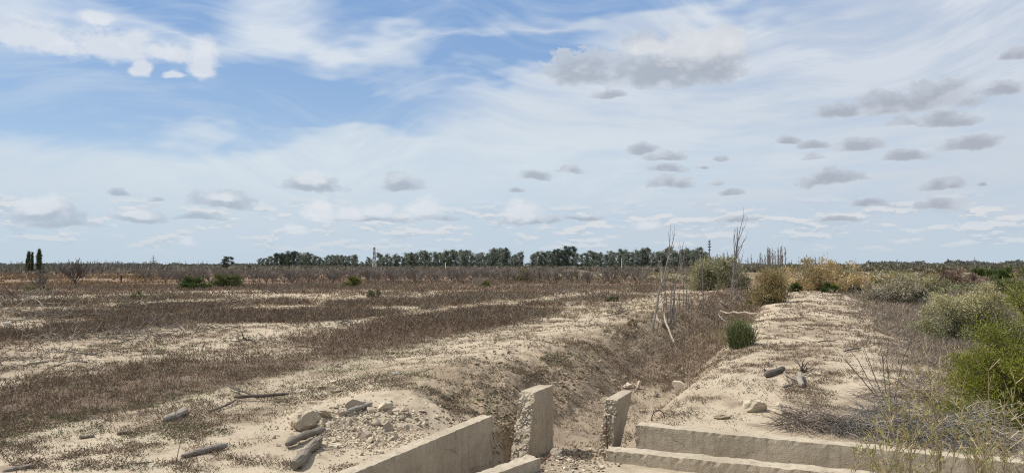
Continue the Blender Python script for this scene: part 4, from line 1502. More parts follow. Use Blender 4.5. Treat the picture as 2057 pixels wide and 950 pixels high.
def orchard_label(px, row):
    where = next(w for lim, w in ((365, 'by the power pole'), (430, 'behind the dark green spreading bush'), (500, 'behind the loose green bush'), (580, 'below the low start of the eucalyptus belt'),
                                  (665, 'below the domed grove'), (735, 'about the rounded green bush'), (790, 'below the lattice mast'), (870, 'between mast and short white pole'), (945, 'below the short white pole'),
                                  (1030, 'by the white-limbed bare tree'), (1130, 'before the spoil mound'), (5000, 'before the spoil bank')) if px < lim)
    r = 'front row' if row == 0 else ('second row' if row == 1 else ('third row' if row == 2 else 'back rows'))
    return 'bare orchard tree in the ' + r + ' ' + where


def belt_label(px, H, key):
    where = next(w for lim, w in ((560, 'at the low start of the eucalyptus belt'), (650, 'in the domed first grove of the eucalyptus belt'), (724, 'in the second grove of the eucalyptus belt'),
                                  (770, 'beside the banded lattice mast'), (870, 'between the mast and the short white pole'), (960, 'in the tall grove about the short white pole'),
                                  (1048, 'before the open gap in the eucalyptus belt'), (1118, 'between the belt gap and the dense dark crown'), (1160, 'by the dense dark crown over the spoil mound'),
                                  (1230, 'over the spoil bank before the thin white pole'), (1310, 'about the thin white pole in the belt'), (1380, 'behind the leaning forked sapling'), (3000, 'at the end of the belt by the tall power pole')) if px < lim)
    look = 'dense dark round-crowned tree' if key == 4 else ('tall grey-green eucalyptus' if H > 14.5 else ('middling grey-green eucalyptus' if H > 11.5 else 'low grey-green eucalyptus'))
    return look + ' ' + where


def build_trees():
    rng = np.random.default_rng(51)
    # the bare orchard
    mk = {q: (lambda s: (lambda: orchard_tree(s)))(300 + q) for q in range(5)}
    K = Kinds(mk)
    cnt = 0
    row = 0
    y = 88.0
    while y < 178 and cnt < 290:
        xa, xb = (330 - CX) / FPX * y, (1120 - CX) / FPX * y
        if y < 112:
            xb = (1285 - CX) / FPX * y
        if y > 118:
            xb = (1010 - CX) / FPX * y
        if y > 100:
            xa = (280 - CX) / FPX * y
        x = xa + rng.random() * 2
        while x < xb:
            thin = 0.5 if x > (1120 - CX) / FPX * y else 1.0
            if rng.random() < (0.92 if row < 3 else 0.86) * thin:
                xx, yy = x + rng.normal() * 0.25, y + rng.normal() * 0.4
                s = rng.uniform(0.80, 1.06) * (0.92 if row < 4 else 0.78)
                K.place(int(rng.integers(5)), (xx, yy, gz(xx, yy) - 0.03), rng.uniform(0, 6.28), (s * 1.15, s * 1.15, s),
                        orchard_label((xx / yy) * FPX + CX, row),
                        'bare fruit trees of the orchard')
                cnt += 1
            x += 2.55 if y < 110 else 3.4
        y += 5.5 if y < 110 else 9
        row += 1
    # bare trees that stand out
    for px, py, hp, sd, label, cols in (
            (150, 574, 52, 320, 'spreading bare tree with a short dark trunk standing alone in the orange grass', [(0.105, 0.09, 0.08), (0.13, 0.11, 0.10)]),
            (82, 586, 40, 321, 'thin scrubby tree with a slender leaning stem by the branch heaps', [(0.15, 0.14, 0.115)]),
            (962, 578, 30, 322, 'pale-limbed bare tree at the corner of the orchard', [(0.27, 0.24, 0.21)]),
            (1022, 566, 22, 323, 'pale bare little tree just before the spoil bank', [(0.26, 0.23, 0.20)]),
            (1085, 570, 32, 324, 'bare thorny tree below the pale spoil mound', TWIGC), (1118, 572, 38, 325, 'taller bare tree below the top of the spoil mound', TWIGC),
            (1180, 572, 32, 326, 'dark-stemmed bare tree before the middle of the spoil bank', TWIGC), (1222, 568, 34, 327, 'dense bare tree last in the line before the spoil bank', TWIGC),
            (1252, 562, 22, 328, 'small bare tree left of the leaning sapling', TWIGC)):
        p = at(px, py)
        k = mpp(p)
        t = orchard_tree(sd, 'bare_tree', label, 2.2, 0.012, cols)
        s = hp * k / 2.3
        t.location, t.scale = (p.x, p.y, p.z - 0.05), (s * (1.2 if px == 150 else 0.9), s * (1.2 if px == 150 else 0.9), s)
        t.rotation_euler = (0, 0, rng.uniform(0, 6))
    # the belt of eucalypts
    DK = [(0.068, 0.085, 0.062), (0.080, 0.096, 0.070)]
    mk = {0: lambda: eucalypt(401), 1: lambda: eucalypt(402, crown_w=0.34), 2: lambda: eucalypt(403, crown_w=0.5), 3: lambda: eucalypt(404, crown_w=0.38, dens=1300),
          4: lambda: eucalypt(405, crown_w=0.60, cols=DK, dens=2200), 5: lambda: eucalypt(406, crown_w=0.32, dens=1100)}
    K = Kinds(mk)
    tops = [(512, 522), (545, 513), (575, 507), (600, 505), (625, 509), (650, 518), (660, 512), (680, 513), (705, 512), (722, 525), (745, 522), (760, 510), (780, 512), (815, 510), (850, 507), (870, 505),
            (895, 502), (930, 500), (945, 501), (970, 508), (985, 503), (1000, 498), (1015, 500), (1030, 508), (1052, 506), (1066, 510), (1085, 503), (1105, 500), (1130, 499), (1150, 504), (1165, 505),
            (1190, 506), (1225, 502), (1260, 500), (1275, 502), (1300, 499), (1320, 505), (1345, 500), (1365, 503), (1390, 498), (1410, 500), (1422, 506), (1432, 522)]
    gaps = [(1048, 1062), (1428, 1440)]
    px = 522.0
    while px < 1432:
        if not any(a < px < b for a, b in gaps):
            D = rng.uniform(470, 620)
            top = np.interp(px, [q[0] for q in tops], [q[1] for q in tops]) + rng.normal() * 2.8
            x = (px - CX) / FPX * D
            z = gz(x, D)
            H = EYE + (532 - top) / FPX * D - z
            key = int(rng.choice([0, 1, 2, 3, 5]))
            if 1118 < px < 1150 or 560 < px < 590:
                key = 4
            s = max(3.5, H) / 15.2
            K.place(key, (x, D, z), rng.uniform(0, 6.28), (s * rng.uniform(1.0, 1.3), s * 1.1, s),
                    belt_label(px, H, key), 'eucalyptus belt on the horizon')
        px += rng.uniform(5, 11)
    # undergrowth along the belt's foot
    mb = MB()
    m = 6500
    px = rng.uniform(520, 1560, m)
    D = rng.uniform(440, 520, m)
    x = (px - CX) / FPX * D
    z = hz(x, D) + rng.random(m) ** 1.2 * (0.4 + 1.6 * fbm(px / 30, px * 0, 3, 88))
    leaf_tris(mb, np.stack([x, D, z], -1), unit(m, rng), 1.1, 0.8, pick([(0.095, 0.088, 0.068), (0.11, 0.10, 0.08), (0.12, 0.10, 0.085)], m, 0.15, rng), rng)
    tag(mb.build('undergrowth', M_LEAF), kind='stuff')
    # single dark trees between the orchard and the sky
    for px, base, top, w, D, label in ((457, 542, 514, 1.35, 330, 'dark round-crowned tree alone above the orchard'), (501, 543, 532, 1.4, 330, 'low dark round tree between the lone one and the eucalyptus belt'),
                                       (202, 546, 530, 1.2, 420, 'dark tree with twin heads by the power pole'), (228, 546, 531, 1.2, 420, 'dark tree standing on the low green rise'),
                                       (186, 546, 534, 1.1, 420, 'small dark tree next to bare poplars at the low green rise'), (280, 547, 536, 1.3, 380, 'small dark bushy tree just before the power pole'),
                                       (48, 547, 531, 1.3, 400, 'dark crown behind the twin-topped green poplar'), (5, 550, 534, 1.6, 380, 'dull green tree cut by the picture edge'),
                                       (370, 546, 533, 1.4, 420, 'dark tree beneath thin bare poplar tops'), (85, 550, 528, 1.3, 390, 'dark crown behind the tall green poplar')):
        x = (px - CX) / FPX * D
        z = gz(x, D)
        H = EYE + (532 - top) / FPX * D - z
        s = H / 15.2
        K.place(4, (x, D, z), rng.uniform(0, 6), (s * w * 1.15, s * w * 1.1, s), label, 'single dark trees')
    # green poplars
    P = Kinds({0: lambda: poplar(501), 1: lambda: poplar(502), 2: lambda: poplar(503, leafy=False), 3: lambda: poplar(504, leafy=False), 4: lambda: poplar(505, leafy=False)})
    for px, base, top, w, label in ((58, 560, 506, 0.9, 'dark green columnar poplar, taller stem of a close pair'), (65, 560, 508, 0.75, 'dark green columnar poplar with slim pointed top, partner in the close pair'),
                                    (54, 560, 520, 0.7, 'short green poplar spire at the side of the close pair'), (79, 560, 502, 1.0, 'tall bright green columnar poplar standing by itself')):
        D = 150.0 + rng.uniform(-3, 3)
        x = (px - CX) / FPX * D
        z = gz(x, D)
        H = EYE + (532 - top) / FPX * D - z
        s = H / 14.0
        P.place(0 if px < 70 else 1, (x, D, z), rng.uniform(0, 6), (s * w * 1.5, s * w * 1.5, s), label, 'green poplars')
    # leafless poplars
    lab = {0: 'leafless grey poplar in the thin row behind the single dark trees', 1: 'leafless grey poplar in the row past the end of the eucalyptus belt'}
    for a, b, n, t0, t1, D0, g in ((0, 120, 30, 523, 536, 300, 0), (115, 240, 40, 520, 534, 330, 0), (330, 450, 36, 522, 536, 360, 0), (1440, 1522, 30, 507, 530, 330, 1), (1522, 1578, 30, 492, 526, 300, 1), (1585, 1660, 10, 514, 530, 320, 1)):
        for _ in range(n):
            px = rng.uniform(a, b)
            D = D0 * rng.uniform(0.92, 1.1)
            x = (px - CX) / FPX * D
            z = gz(x, D)
            H = EYE + (532 - rng.uniform(t0, t1)) / FPX * D - z
            s = max(1.5, H) / 14
            P.place(int(rng.integers(2, 5)), (x, D, z), rng.uniform(0, 6), (s * rng.uniform(1.2, 2.0), s * rng.uniform(1.2, 2.0), s), lab[g], 'leafless poplars behind the field' if g == 0 else 'leafless poplars past the eucalyptus belt')
    # far grey thicket behind the field
    mb = MB()
    m = 12000
    px = rng.uniform(-300, 540, m)
    D = rng.uniform(210, 330, m)
    x = (px - CX) / FPX * D
    z = hz(x, D)
    hh = (1.2 + 2.6 * fbm(px / 26, D / 40, 3, 66)) * np.where(px < 320, 0.95, 0.42)
    p0 = np.stack([x, D, z], -1)
    p1 = p0 + np.stack([rng.normal(size=m) * 0.6, rng.normal(size=m) * 0.6, hh * (0.6 + 0.6 * rng.random(m))], -1)
    mb.prisms(p0, p1, 0.11, 0.06, pick([(0.20, 0.175, 0.15), (0.165, 0.155, 0.125), (0.15, 0.15, 0.105), (0.22, 0.19, 0.165)], m, 0.15, rng))
    tag(mb.build('grey_thicket_undergrowth', M_TWIG), kind='stuff')


build_trees()


# ------------------------------------------------------------------ poles and mast
def build_poles():
    def cross_pole(px, base_D, top, label, arms, col, r):
        x = (px - CX) / FPX * base_D
        z = gz(x, base_D)
        H = EYE + (532 - top) / FPX * base_D - z
        t = thing('power_pole', label, 'power pole', (x, base_D, z))
        mb = MB()
        mb.tube([(0, 0, -0.5), (0, 0, H * 0.5), (0, 0, H)], [r, r * 0.85, r * 0.65], col, 8)
        mb.build('pole', M_PAINT, t)
        for f, w in arms:
            mb = MB()
            q = 0.10 * H / 8
            mb.tube([(-w, 0, H * f), (0, 0, H * f), (w, 0, H * f)], [q, q, q], col, 4)
            a = mb.build('cross_arm', M_PAINT, t)
            for sx in (-w * 0.9, w * 0.9):
                mb = MB()
                mb.tube([(sx, 0, H * f), (sx, 0, H * f + 0.12 * H / 8), (sx, 0, H * f + 0.25 * H / 8)], [0.05, 0.08, 0.03], (0.25, 0.22, 0.2), 6)
                mb.build('insulator', M_PAINT, a)
    cross_pole(308, 185, 513, 'grey power pole with staggered cross arms above the orchard', [(0.84, 0.50), (0.72, 0.85), (0.62, 0.70)], (0.20, 0.195, 0.19), 0.125)
    cross_pole(1425, 205, 482, 'tall power pole with stacked short insulator arms at the end of the eucalyptus belt', [(0.95, 0.35), (0.87, 0.45), (0.79, 0.45), (0.70, 0.35)], (0.10, 0.10, 0.105), 0.16)
    cross_pole(1249, 400, 518, 'thin white pole among the eucalyptus trunks before the spoil bank', [], (0.62, 0.62, 0.60), 0.22)
    cross_pole(895, 400, 527, 'short white pole before the eucalyptus belt', [], (0.7, 0.7, 0.7), 0.25)
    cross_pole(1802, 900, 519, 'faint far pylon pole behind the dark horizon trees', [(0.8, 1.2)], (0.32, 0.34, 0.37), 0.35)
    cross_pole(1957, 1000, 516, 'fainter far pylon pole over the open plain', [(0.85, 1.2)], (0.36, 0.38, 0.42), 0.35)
    # lattice mast in red and white bands
    D = 400.0
    x = (752 - CX) / FPX * D
    z = gz(x, D)
    H = EYE + (532 - 497) / FPX * D - z
    t = thing('lattice_mast', 'red and white banded lattice mast on a white frame behind the orchard', 'mast', (x, D, z))
    WHT, RD = (0.55, 0.52, 0.48), (0.20, 0.10, 0.085)
    def half(h):
        f = h / H
        return 0.95 if f < 0.30 else (0.95 - (f - 0.30) / 0.25 * 0.35 if f < 0.55 else 0.60 - 0.25 * (f - 0.55) / 0.45)
    bands = np.linspace(0, H, 10)
    for q in range(9):
        mb = MB()
        a, b = bands[q], bands[q + 1]
        wa, wb = half(a), half(b)
        col = WHT if q < 3 or q % 2 else RD
        ca = [(-wa, -wa, a), (wa, -wa, a), (wa, wa, a), (-wa, wa, a)]
        cb2 = [(-wb, -wb, b), (wb, -wb, b), (wb, wb, b), (-wb, wb, b)]
        r = 0.10
        for i in range(4):
            j = (i + 1) % 4
            mb.prisms([ca[i], ca[i], ca[j], cb2[i]], [cb2[i], cb2[j], cb2[i], cb2[j]], r, r, np.array([col] * 4))
        mb.build('lattice_section', M_PAINT, t)
    mb = MB()
    mb.tube([(0.3, 0, H), (0.3, 0, H + 0.8), (0.3, 0, H + 1.8)], 0.05, (0.3, 0.3, 0.3), 4)
    mb.build('antenna', M_PAINT, t)
    # a dark fence post far off in the orange grass
    p = at(243, 570)
    mb = MB()
    mb.tube([(0, 0, -0.1), (0.02, 0, 0.6), (0, 0.02, 1.15)], [0.09, 0.10, 0.08], (0.05, 0.045, 0.035), 7, 0.1)
    tag(mb.build('old_post', M_WOOD, None, loc=p), 'dark stumpy post standing in the orange grass', 'post')


build_poles()


# ------------------------------------------------------------------ dead wood
GW = (0.30, 0.255, 0.20)


def log_between(name, label, cat, a, b, r, col=GW, bend=0.03, sides=10, knots=True, rough=0.13, taper=0.85, n=9, group=None, sub=None):
    rng = np.random.default_rng(abs(hash(label)) % 9999 if False else sum(map(ord, label)))
    a, b = Vector(a), Vector(b)
    L = (b - a).length
    d = (b - a).normalized()
    side = d.cross(Vector((0, 0, 1))).normalized() * (1 if rng.random() < 0.5 else -1)
    pts, rad = [], []
    for q in range(n + 1):
        f = q / n
        o = side * (math.sin(f * PI) * bend * L + rng.normal() * min(0.008 * L, 0.35 * r)) + Vector((0, 0, rng.normal() * 0.004 * L))
        p = a + (b - a) * f + o
        pts.append(tuple(p - a))
        rad.append(r * (1 + (taper - 1) * f) * (1 + 0.13 * rng.normal()) * (0.55 if q in (0, n) and r > 0.02 else 1))
    mb = MB()
    mb.tube(pts, rad, np.array(col), sides, rough)
    if knots:
        t = thing(name, label, cat, tuple(a), group=group)
        mb.build('stem', M_WOOD, t)
        k = rng.integers(2, n - 1)
        p = np.array(pts[k])
        m2 = MB()
        e = unit(1, rng)[0]
        e[2] = abs(e[2])
        m2.tube([p, p + e * r * 1.3, p + e * r * 2.0], [r * 0.45, r * 0.35, r * 0.2], np.array(col) * 0.9, 6, 0.1)
        m2.build('branch_stub', M_WOOD, t)
        return t
    o = mb.build(name, M_WOOD, None, loc=a)
    return tag(o, label, cat, group)


def on_ground(px, py, up=0.0):
    p = at(px, py)
    return (p.x, p.y, p.z + up)


def build_deadwood():
    L = log_between
    L('log', 'thick weathered grey log lying on the sand, shorter end towards the rubble', 'log', on_ground(590, 948, .05), on_ground(645, 892, .06), 0.052, (0.25, 0.215, 0.17), 0.0)
    L('log', 'curved weathered log with a dark hollow end, behind the thick grey log', 'log', on_ground(574, 905, .05), on_ground(652, 872, .05), 0.044, (0.24, 0.205, 0.165), 0.06)
    L('branch', 'straight grey stick lying alone on the bare sand', 'branch', on_ground(364, 921, .02), on_ground(456, 903, .04), 0.028, (0.27, 0.235, 0.20), 0.02, taper=1.25)
    L('wood_stump', 'short pale grey stump piece on the sand below the red weeds', 'stump', on_ground(330, 850, .03), on_ground(374, 836, .05), 0.042, (0.36, 0.315, 0.26), 0.05, taper=1.2)
    L('wood_scrap', 'small dark curved wood scrap on the sand near the stump piece', 'wood scrap', on_ground(235, 877, .015), on_ground(266, 874, .02), 0.022, (0.20, 0.165, 0.125), 0.15, knots=False)
    L('wood_scrap', 'dark knobbly wood scrap half buried in the sand', 'wood scrap', on_ground(160, 882, .01), on_ground(187, 880, .015), 0.02, (0.22, 0.18, 0.14), 0.1, knots=False)
    L('branch', 'half-buried grey branch at the bottom picture corner', 'branch', on_ground(5, 950, .0), on_ground(70, 942, .02), 0.028, (0.27, 0.235, 0.20), 0.03, knots=False)
    L('branch', 'thin twig lying below the bare weed on the sand', 'branch', on_ground(270, 938, .01), on_ground(304, 932, .015), 0.008, (0.24, 0.20, 0.16), 0.06, knots=False, sides=5)
    L('pipe_branch', 'smooth grey piece of branch resting on the rubble heap', 'branch', on_ground(693, 838, .05), on_ground(748, 822, .07), 0.026, (0.32, 0.29, 0.26), 0.03)
    L('branch', 'dark fallen branch with fine twigs beside the red weed row', 'branch', on_ground(470, 808, .05), on_ground(578, 800, .06), 0.024, (0.13, 0.105, 0.085), 0.03)
    L('branch', 'thin dark branch sloping into the fallen one at the weed row', 'branch', on_ground(455, 785, .08), on_ground(520, 802, .04), 0.013, (0.12, 0.10, 0.08), 0.04, knots=False)
    L('branch', 'dark crooked branch before the fallen one at the weed row', 'branch', on_ground(420, 832, .02), on_ground(474, 812, .05), 0.014, (0.16, 0.13, 0.105), 0.05, knots=False)
    L('log', 'short dark-ended log on the sandy levee', 'log', on_ground(1537, 758, .045), on_ground(1576, 747, .055), 0.048, (0.18, 0.155, 0.13), 0.02)
    L('log', 'short upright-lying pale log beneath the root clump on the levee', 'log', on_ground(1612, 779, .04), on_ground(1608, 755, .05), 0.036, (0.33, 0.29, 0.24), 0.02)
    L('branch', 'thin branch joining the two short logs on the levee', 'branch', on_ground(1574, 751, .03), on_ground(1604, 766, .03), 0.013, (0.30, 0.26, 0.21), 0.05, knots=False)
    L('branch', 'flat grey stick beside the pale boulders on the levee', 'branch', on_ground(1572, 778, .015), on_ground(1592, 773, .02), 0.022, (0.32, 0.29, 0.25), 0.02, knots=False)
    L('branch', 'long thin wavy branch reaching from the green tuft across the levee', 'branch', on_ground(1523, 672, .02), on_ground(1640, 692, .03), 0.013, (0.22, 0.175, 0.13), 0.05, knots=False, n=12)
    L('branch', 'straight stick at the end of the long wavy branch', 'branch', on_ground(1642, 691, .03), on_ground(1680, 687, .03), 0.013, (0.20, 0.16, 0.12), 0.02, knots=False)
    L('branch', 'pale sloping stick high on the sandy levee', 'branch', on_ground(1596, 654, .03), on_ground(1632, 664, .03), 0.016, (0.34, 0.29, 0.23), 0.03, knots=False)
    L('branch', 'dark twiggy stick at the crown of the levee', 'branch', on_ground(1700, 630, .03), on_ground(1730, 632, .03), 0.02, (0.22, 0.19, 0.16), 0.05, knots=False)
    L('log', 'grey chopped log on the edge of the levee above the grey brush', 'log', on_ground(1767, 632, .05), on_ground(1782, 638, .05), 0.065, (0.29, 0.27, 0.24), 0.02)
    L('branch', 'dark stick midway across the levee', 'branch', on_ground(1695, 708, .03), on_ground(1730, 704, .03), 0.017, (0.19, 0.16, 0.13), 0.05, knots=False)
    L('branch', 'dark crooked stick at the levee edge by the pale bush', 'branch', on_ground(1808, 680, .05), on_ground(1826, 690, .03), 0.017, (0.16, 0.14, 0.12), 0.05, knots=False)
    # root clump above the short log
    t = thing('root_clump', 'tangled dark root clump standing above the short pale log', 'root clump', on_ground(1610, 752))
    out = []
    rng = np.random.default_rng(61)
    for q in range(9):
        d = unit(1, rng)[0]
        d[2] = abs(d[2]) + 0.2
        grow(rng, (0, 0, 0.03), d / np.linalg.norm(d), 0.17, 0.012, 1, out, 0.7, 3, 0.1)
    mb = MB()
    segs(mb, out, [(0.17, 0.14, 0.115), (0.22, 0.18, 0.14)], rng, 0.006)
    mb.build('roots', M_TWIG, t)
    # white dead wood fallen in the ditch
    W = (0.40, 0.34, 0.265)
    L('dead_branch', 'long white dead pole leaning down into the ditch', 'dead branch', on_ground(1361, 706, .03), on_ground(1331, 648, .35), 0.030, W, 0.012)
    L('dead_branch', 'short white limb forming a fork beside the long white pole', 'dead branch', on_ground(1327, 664, .12), on_ground(1316, 646, .35), 0.026, W, 0.02, knots=False)
    L('dead_branch', 'long pale pole fallen across the ditch behind the green tuft', 'dead branch', on_ground(1446, 636, .25), on_ground(1523, 646, .22), 0.034, W, 0.012)
    L('dead_branch', 'broad pale dead limb lying on the ditch side behind the fallen pole', 'dead branch', on_ground(1447, 612, .15), on_ground(1466, 626, .12), 0.06, W, 0.03)
    L('dead_branch', 'upper of the crossed pale sticks on the bank near the thin saplings', 'dead branch', on_ground(1418, 640, .20), on_ground(1440, 648, .15), 0.03, (0.42, 0.37, 0.31), 0.03, knots=False)
    L('dead_branch', 'lower of the crossed pale sticks on the bank near the thin saplings', 'dead branch', on_ground(1444, 644, .22), on_ground(1462, 656, .15), 0.03, (0.42, 0.37, 0.31), 0.03, knots=False)
    L('dead_branch', 'pale flat stick just above the green tuft', 'dead branch', on_ground(1444, 656, .12), on_ground(1466, 660, .12), 0.026, (0.45, 0.40, 0.34), 0.02, knots=False)
    L('dead_branch', 'bent pale twig on the bank between sapling feet', 'dead branch', on_ground(1374, 637, .12), on_ground(1392, 646, .10), 0.022, (0.42, 0.37, 0.31), 0.08, knots=False)
    L('dead_branch', 'thin pale root hanging down the dark ditch bank', 'dead branch', on_ground(1222, 686, .04), on_ground(1237, 703, .03), 0.013, (0.40, 0.34, 0.28), 0.05, knots=False)
    L('dead_branch', 'small white twig standing in the ditch bottom', 'dead branch', on_ground(1372, 738, .02), on_ground(1380, 752, .03), 0.013, (0.46, 0.40, 0.33), 0.05, knots=False)

    # bare saplings on the ditch bank: root pixel, top pixel, base radius
    sap = [(1309, 668, 1352, 492, .048, 'tall leaning bare sapling with a forked crown, pale and thickest of the slender ones', 1),
           (1346, 660, 1374, 486, .026, 'slim dark bare sapling next to the leaning forked one', 0),
           (1357, 655, 1378, 490, .020, 'slim bare sapling with twigs sweeping sideways at its top', 1),
           (1372, 640, 1375, 500, .018, 'very thin upright bare stem between the slim saplings', 0),
           (1378, 650, 1378, 510, .020, 'straight pale bare stem with a dark foot', 0),
           (1413, 628, 1409, 497, .034, 'straight grey bare stem with dark bark at its foot', 0),
           (1442, 640, 1444, 548, .020, 'thin bare stem before the olive bush', 0),
           (1469, 605, 1486, 462, .070, 'tallest dead tree with rough dark trunk and upswept limbs before the olive bush', 2),
           (1480, 610, 1478, 520, .022, 'thin bare shoot at the foot of the tallest dead tree', 0),
           (1490, 598, 1484, 545, .030, 'pale leaning dead stem just past the tallest dead tree', 0),
           (1499, 590, 1496, 520, .026, 'upright bare stem between the tallest dead tree and the tan bush', 0),
           (1364, 632, 1362, 560, .014, 'short thin bare shoot among the slim saplings', 0),
           (1424, 640, 1420, 560, .014, 'short bare shoot before the grey stem', 0)]
    rs = np.random.default_rng(77)
    for q in range(16):
        px = rs.uniform(1318, 1505)
        py = 668 - (px - 1318) * 0.38 + rs.uniform(-8, 12)
        sap.append((int(px), py, px + rs.normal() * 10 + 6, py - rs.uniform(60, 140), 0.014, 'very thin dry upright shoot among the taller bare stems along the ditch', 0))
    for px, py, tx, ty, r, label, br in sap:
        rng = np.random.default_rng(px)
        p = at(px, py)
        D = p.y
        top = px_dir(tx, ty)
        tt = D / top.y
        T = np.array([top.x * tt - p.x, rng.normal() * 0.1, EYE + top.z * tt - p.z])
        n = 9
        pts = []
        for q in range(n + 1):
            f = q / n
            o = np.array([math.sin(f * PI) * -0.05 * T[0] * 2, 0, 0]) + rng.normal(size=3) * 0.012 * (q > 0)
            pts.append(T * f + o + np.array([0, 0, -0.08 if q == 0 else 0]))
        t = thing('bare_sapling' if br < 2 else 'dead_tree', label, 'sapling' if br < 2 else 'tree', tuple(p), group='bare stems along the ditch bank')
        mb = MB()
        r = max(r, 0.020) * 0.85
        c = (0.30, 0.265, 0.23) if br == 1 else (0.20, 0.175, 0.155)
        mb.tube(pts, [r * (1 - 0.72 * q / n) * (1 + 0.08 * rng.normal()) for q in range(n + 1)], c, 6, 0.08)
        mb.build('stem', M_WOOD, t)
        along = np.array(pts)
        def on_stem(f):
            g = f * n
            i0 = min(int(g), n - 1)
            return along[i0] + (along[i0 + 1] - along[i0]) * (g - i0)
        out = []
        if br:
            for q in range(5 if br == 1 else 15):
                f = rng.uniform(0.52, 0.95) if br == 1 else rng.uniform(0.38, 0.96)
                b = on_stem(f)
                d = np.array([rng.normal() * 0.38 + 0.12, rng.normal() * 0.3, 1.0])
                grow(rng, b, d / np.linalg.norm(d), np.linalg.norm(T) * (0.22 if br == 1 else 0.24), r * 0.36, 1, out, 0.25, 2, 0.6, 0.6, 0.06)
        else:
            for q in range(4):
                f = rng.uniform(0.3, 0.95)
                b = on_stem(f)
                d = np.array([rng.normal() * 0.5, rng.normal() * 0.4, 1.0])
                grow(rng, b, d / np.linalg.norm(d), np.linalg.norm(T) * 0.10, r * 0.3, 0, out, 0.3, 2, 0.5)
        mb = MB()
        segs(mb, out, [c], rng, 0.005)
        mb.build('twigs', M_TWIG, t)

    # heaps of uprooted branches in the field
    piles = [(40, 640, 150, 46, 'tall tangled heap of pale grey branches at the edge of the field', 1), (120, 644, 120, 18, 'low grey branch heap trailing from the tall tangled one', 2),
             (60, 606, 110, 20, 'dark low heap of branches beneath the thin scrubby tree', 0), (300, 622, 130, 22, 'long dark heap of branches behind a white stone', 0),
             (90, 735, 170, 24, 'sprawl of pale sticks lying on red weeds close to the picture edge', 1), (130, 690, 110, 22, 'crooked grey branches sticking up from the red weeds', 1),
             (250, 686, 130, 22, 'spread of fine grey branches among the red weeds', 2), (320, 676, 90, 30, 'grey brush heap with a dark underside at the edge of the sand strip', 2),
             (440, 668, 80, 12, 'few crooked branches lying on the pale sand strip', 1), (480, 615, 80, 14, 'flat branch litter on the field behind the sand strip', 1),
             (500, 690, 60, 10, 'dark bent branches at the start of the tall red weeds', 0), (230, 640, 90, 12, 'dark branch litter behind the fine grey branches', 0),
             (560, 588, 80, 10, 'blue-grey brush strip before the orchard', 2), (905, 602, 60, 12, 'twiggy heap in the middle of the field', 0),
             (935, 608, 44, 12, 'second twiggy heap beside a white stone in mid field', 0), (845, 588, 40, 8, 'dark branch litter near the middle of the field', 0),
             (1245, 636, 44, 18, 'dark twiggy heap on the sandy bank', 0), (1120, 590, 60, 10, 'brush strip beneath the spoil bank', 2), (690, 655, 50, 10, 'small grey twig heap in the pale strip', 2),
             (860, 626, 60, 10, 'dark brush heap near the pale strip', 0)]
    PAL = {0: [(0.10, 0.083, 0.07), (0.15, 0.125, 0.105)], 1: [(0.37, 0.32, 0.265), (0.27, 0.23, 0.19), (0.16, 0.135, 0.11)], 2: [(0.24, 0.21, 0.18), (0.18, 0.158, 0.138), (0.12, 0.10, 0.088)]}
    for px, py, wp, hp, label, pal in piles:
        rng = np.random.default_rng(px * 7 + py)
        p = at(px, py)
        k = mpp(p)
        W, H = wp * k, hp * k
        t = thing('branch_heap', label, 'branch heap', tuple(p), group='uprooted branches in the field')
        rm = max(0.008, 0.46 * k)
        for q in range(9):
            x, y = rng.normal() * W * 0.26, rng.normal() * min(W, 1.6) * 0.3
            a = rng.uniform(-0.6, 0.6) + (PI if rng.random() < 0.5 else 0)
            ln = W * rng.uniform(0.16, 0.40)
            zz = hz(p.x + x, p.y + y) - p.z
            h0 = zz + 0.07 + rng.random() * H * 0.4
            pts = [np.array([x, y, h0])]
            d = np.array([math.cos(a), math.sin(a), rng.uniform(-0.1, 0.45)])
            for s in range(5):
                d = d + rng.normal(size=3) * 0.25
                d[2] -= 0.05
                d /= np.linalg.norm(d)
                e = pts[-1] + d * ln / 5
                e[2] = max(e[2], zz + 0.01)
                pts.append(e)
            r0 = rm * rng.uniform(1.2, 2.6)
            mb = MB()
            mb.tube(pts, [r0 * (1 - 0.12 * s) for s in range(6)], pick(PAL[pal], 1, 0.15, rng)[0], 5, 0.08)
            mb.build('branch', M_WOOD, t)
        out = []
        for q in range(30):
            x, y = rng.normal() * W * 0.25, rng.normal() * min(W, 1.8) * 0.28
            zz = float(hz(p.x + x, p.y + y)) - p.z
            d = np.array([rng.normal(), rng.normal() * 0.7, abs(rng.normal()) * 0.55 * (H / (0.22 * W) + 0.3)])
            grow(rng, (x, y, zz + 0.06 + rng.random() * H * 0.5), d / np.linalg.norm(d), H * rng.uniform(0.5, 1.1), rm * 0.7, 1, out, 0.6, 2, 0.0, 0.7, 0.2)
        mb = MB()
        segs(mb, out, PAL[pal], rng, rm * 0.6)
        tag(mb.build('twigs', M_TWIG, t), kind='stuff')


build_deadwood()


# ------------------------------------------------------------------ stones and rubble
def stone(name, label, cat, px, py, wp, hp, dp=None, col=(0.44, 0.37, 0.275), rz=0.0, seed=0, n=13, sink=0.25, sub=True, tilt=0.0, group=None, zc=None):
    p = at(px, py, zc)
    k = mpp(p)
    w, h = wp * k, hp * k * 1.05
    d = (dp or wp * 0.8) * k
    v, f, c = chunk_mesh(name, (w, d, h), seed + px, n, col, sub)
    o = obj(name, mesh_from(name, v, f, c, M_STONE, False), None, (p.x, p.y, p.z + h * (0.5 - sink)))
    o.rotation_euler = (tilt, 0, rz)
    return tag(o, label, cat, group)


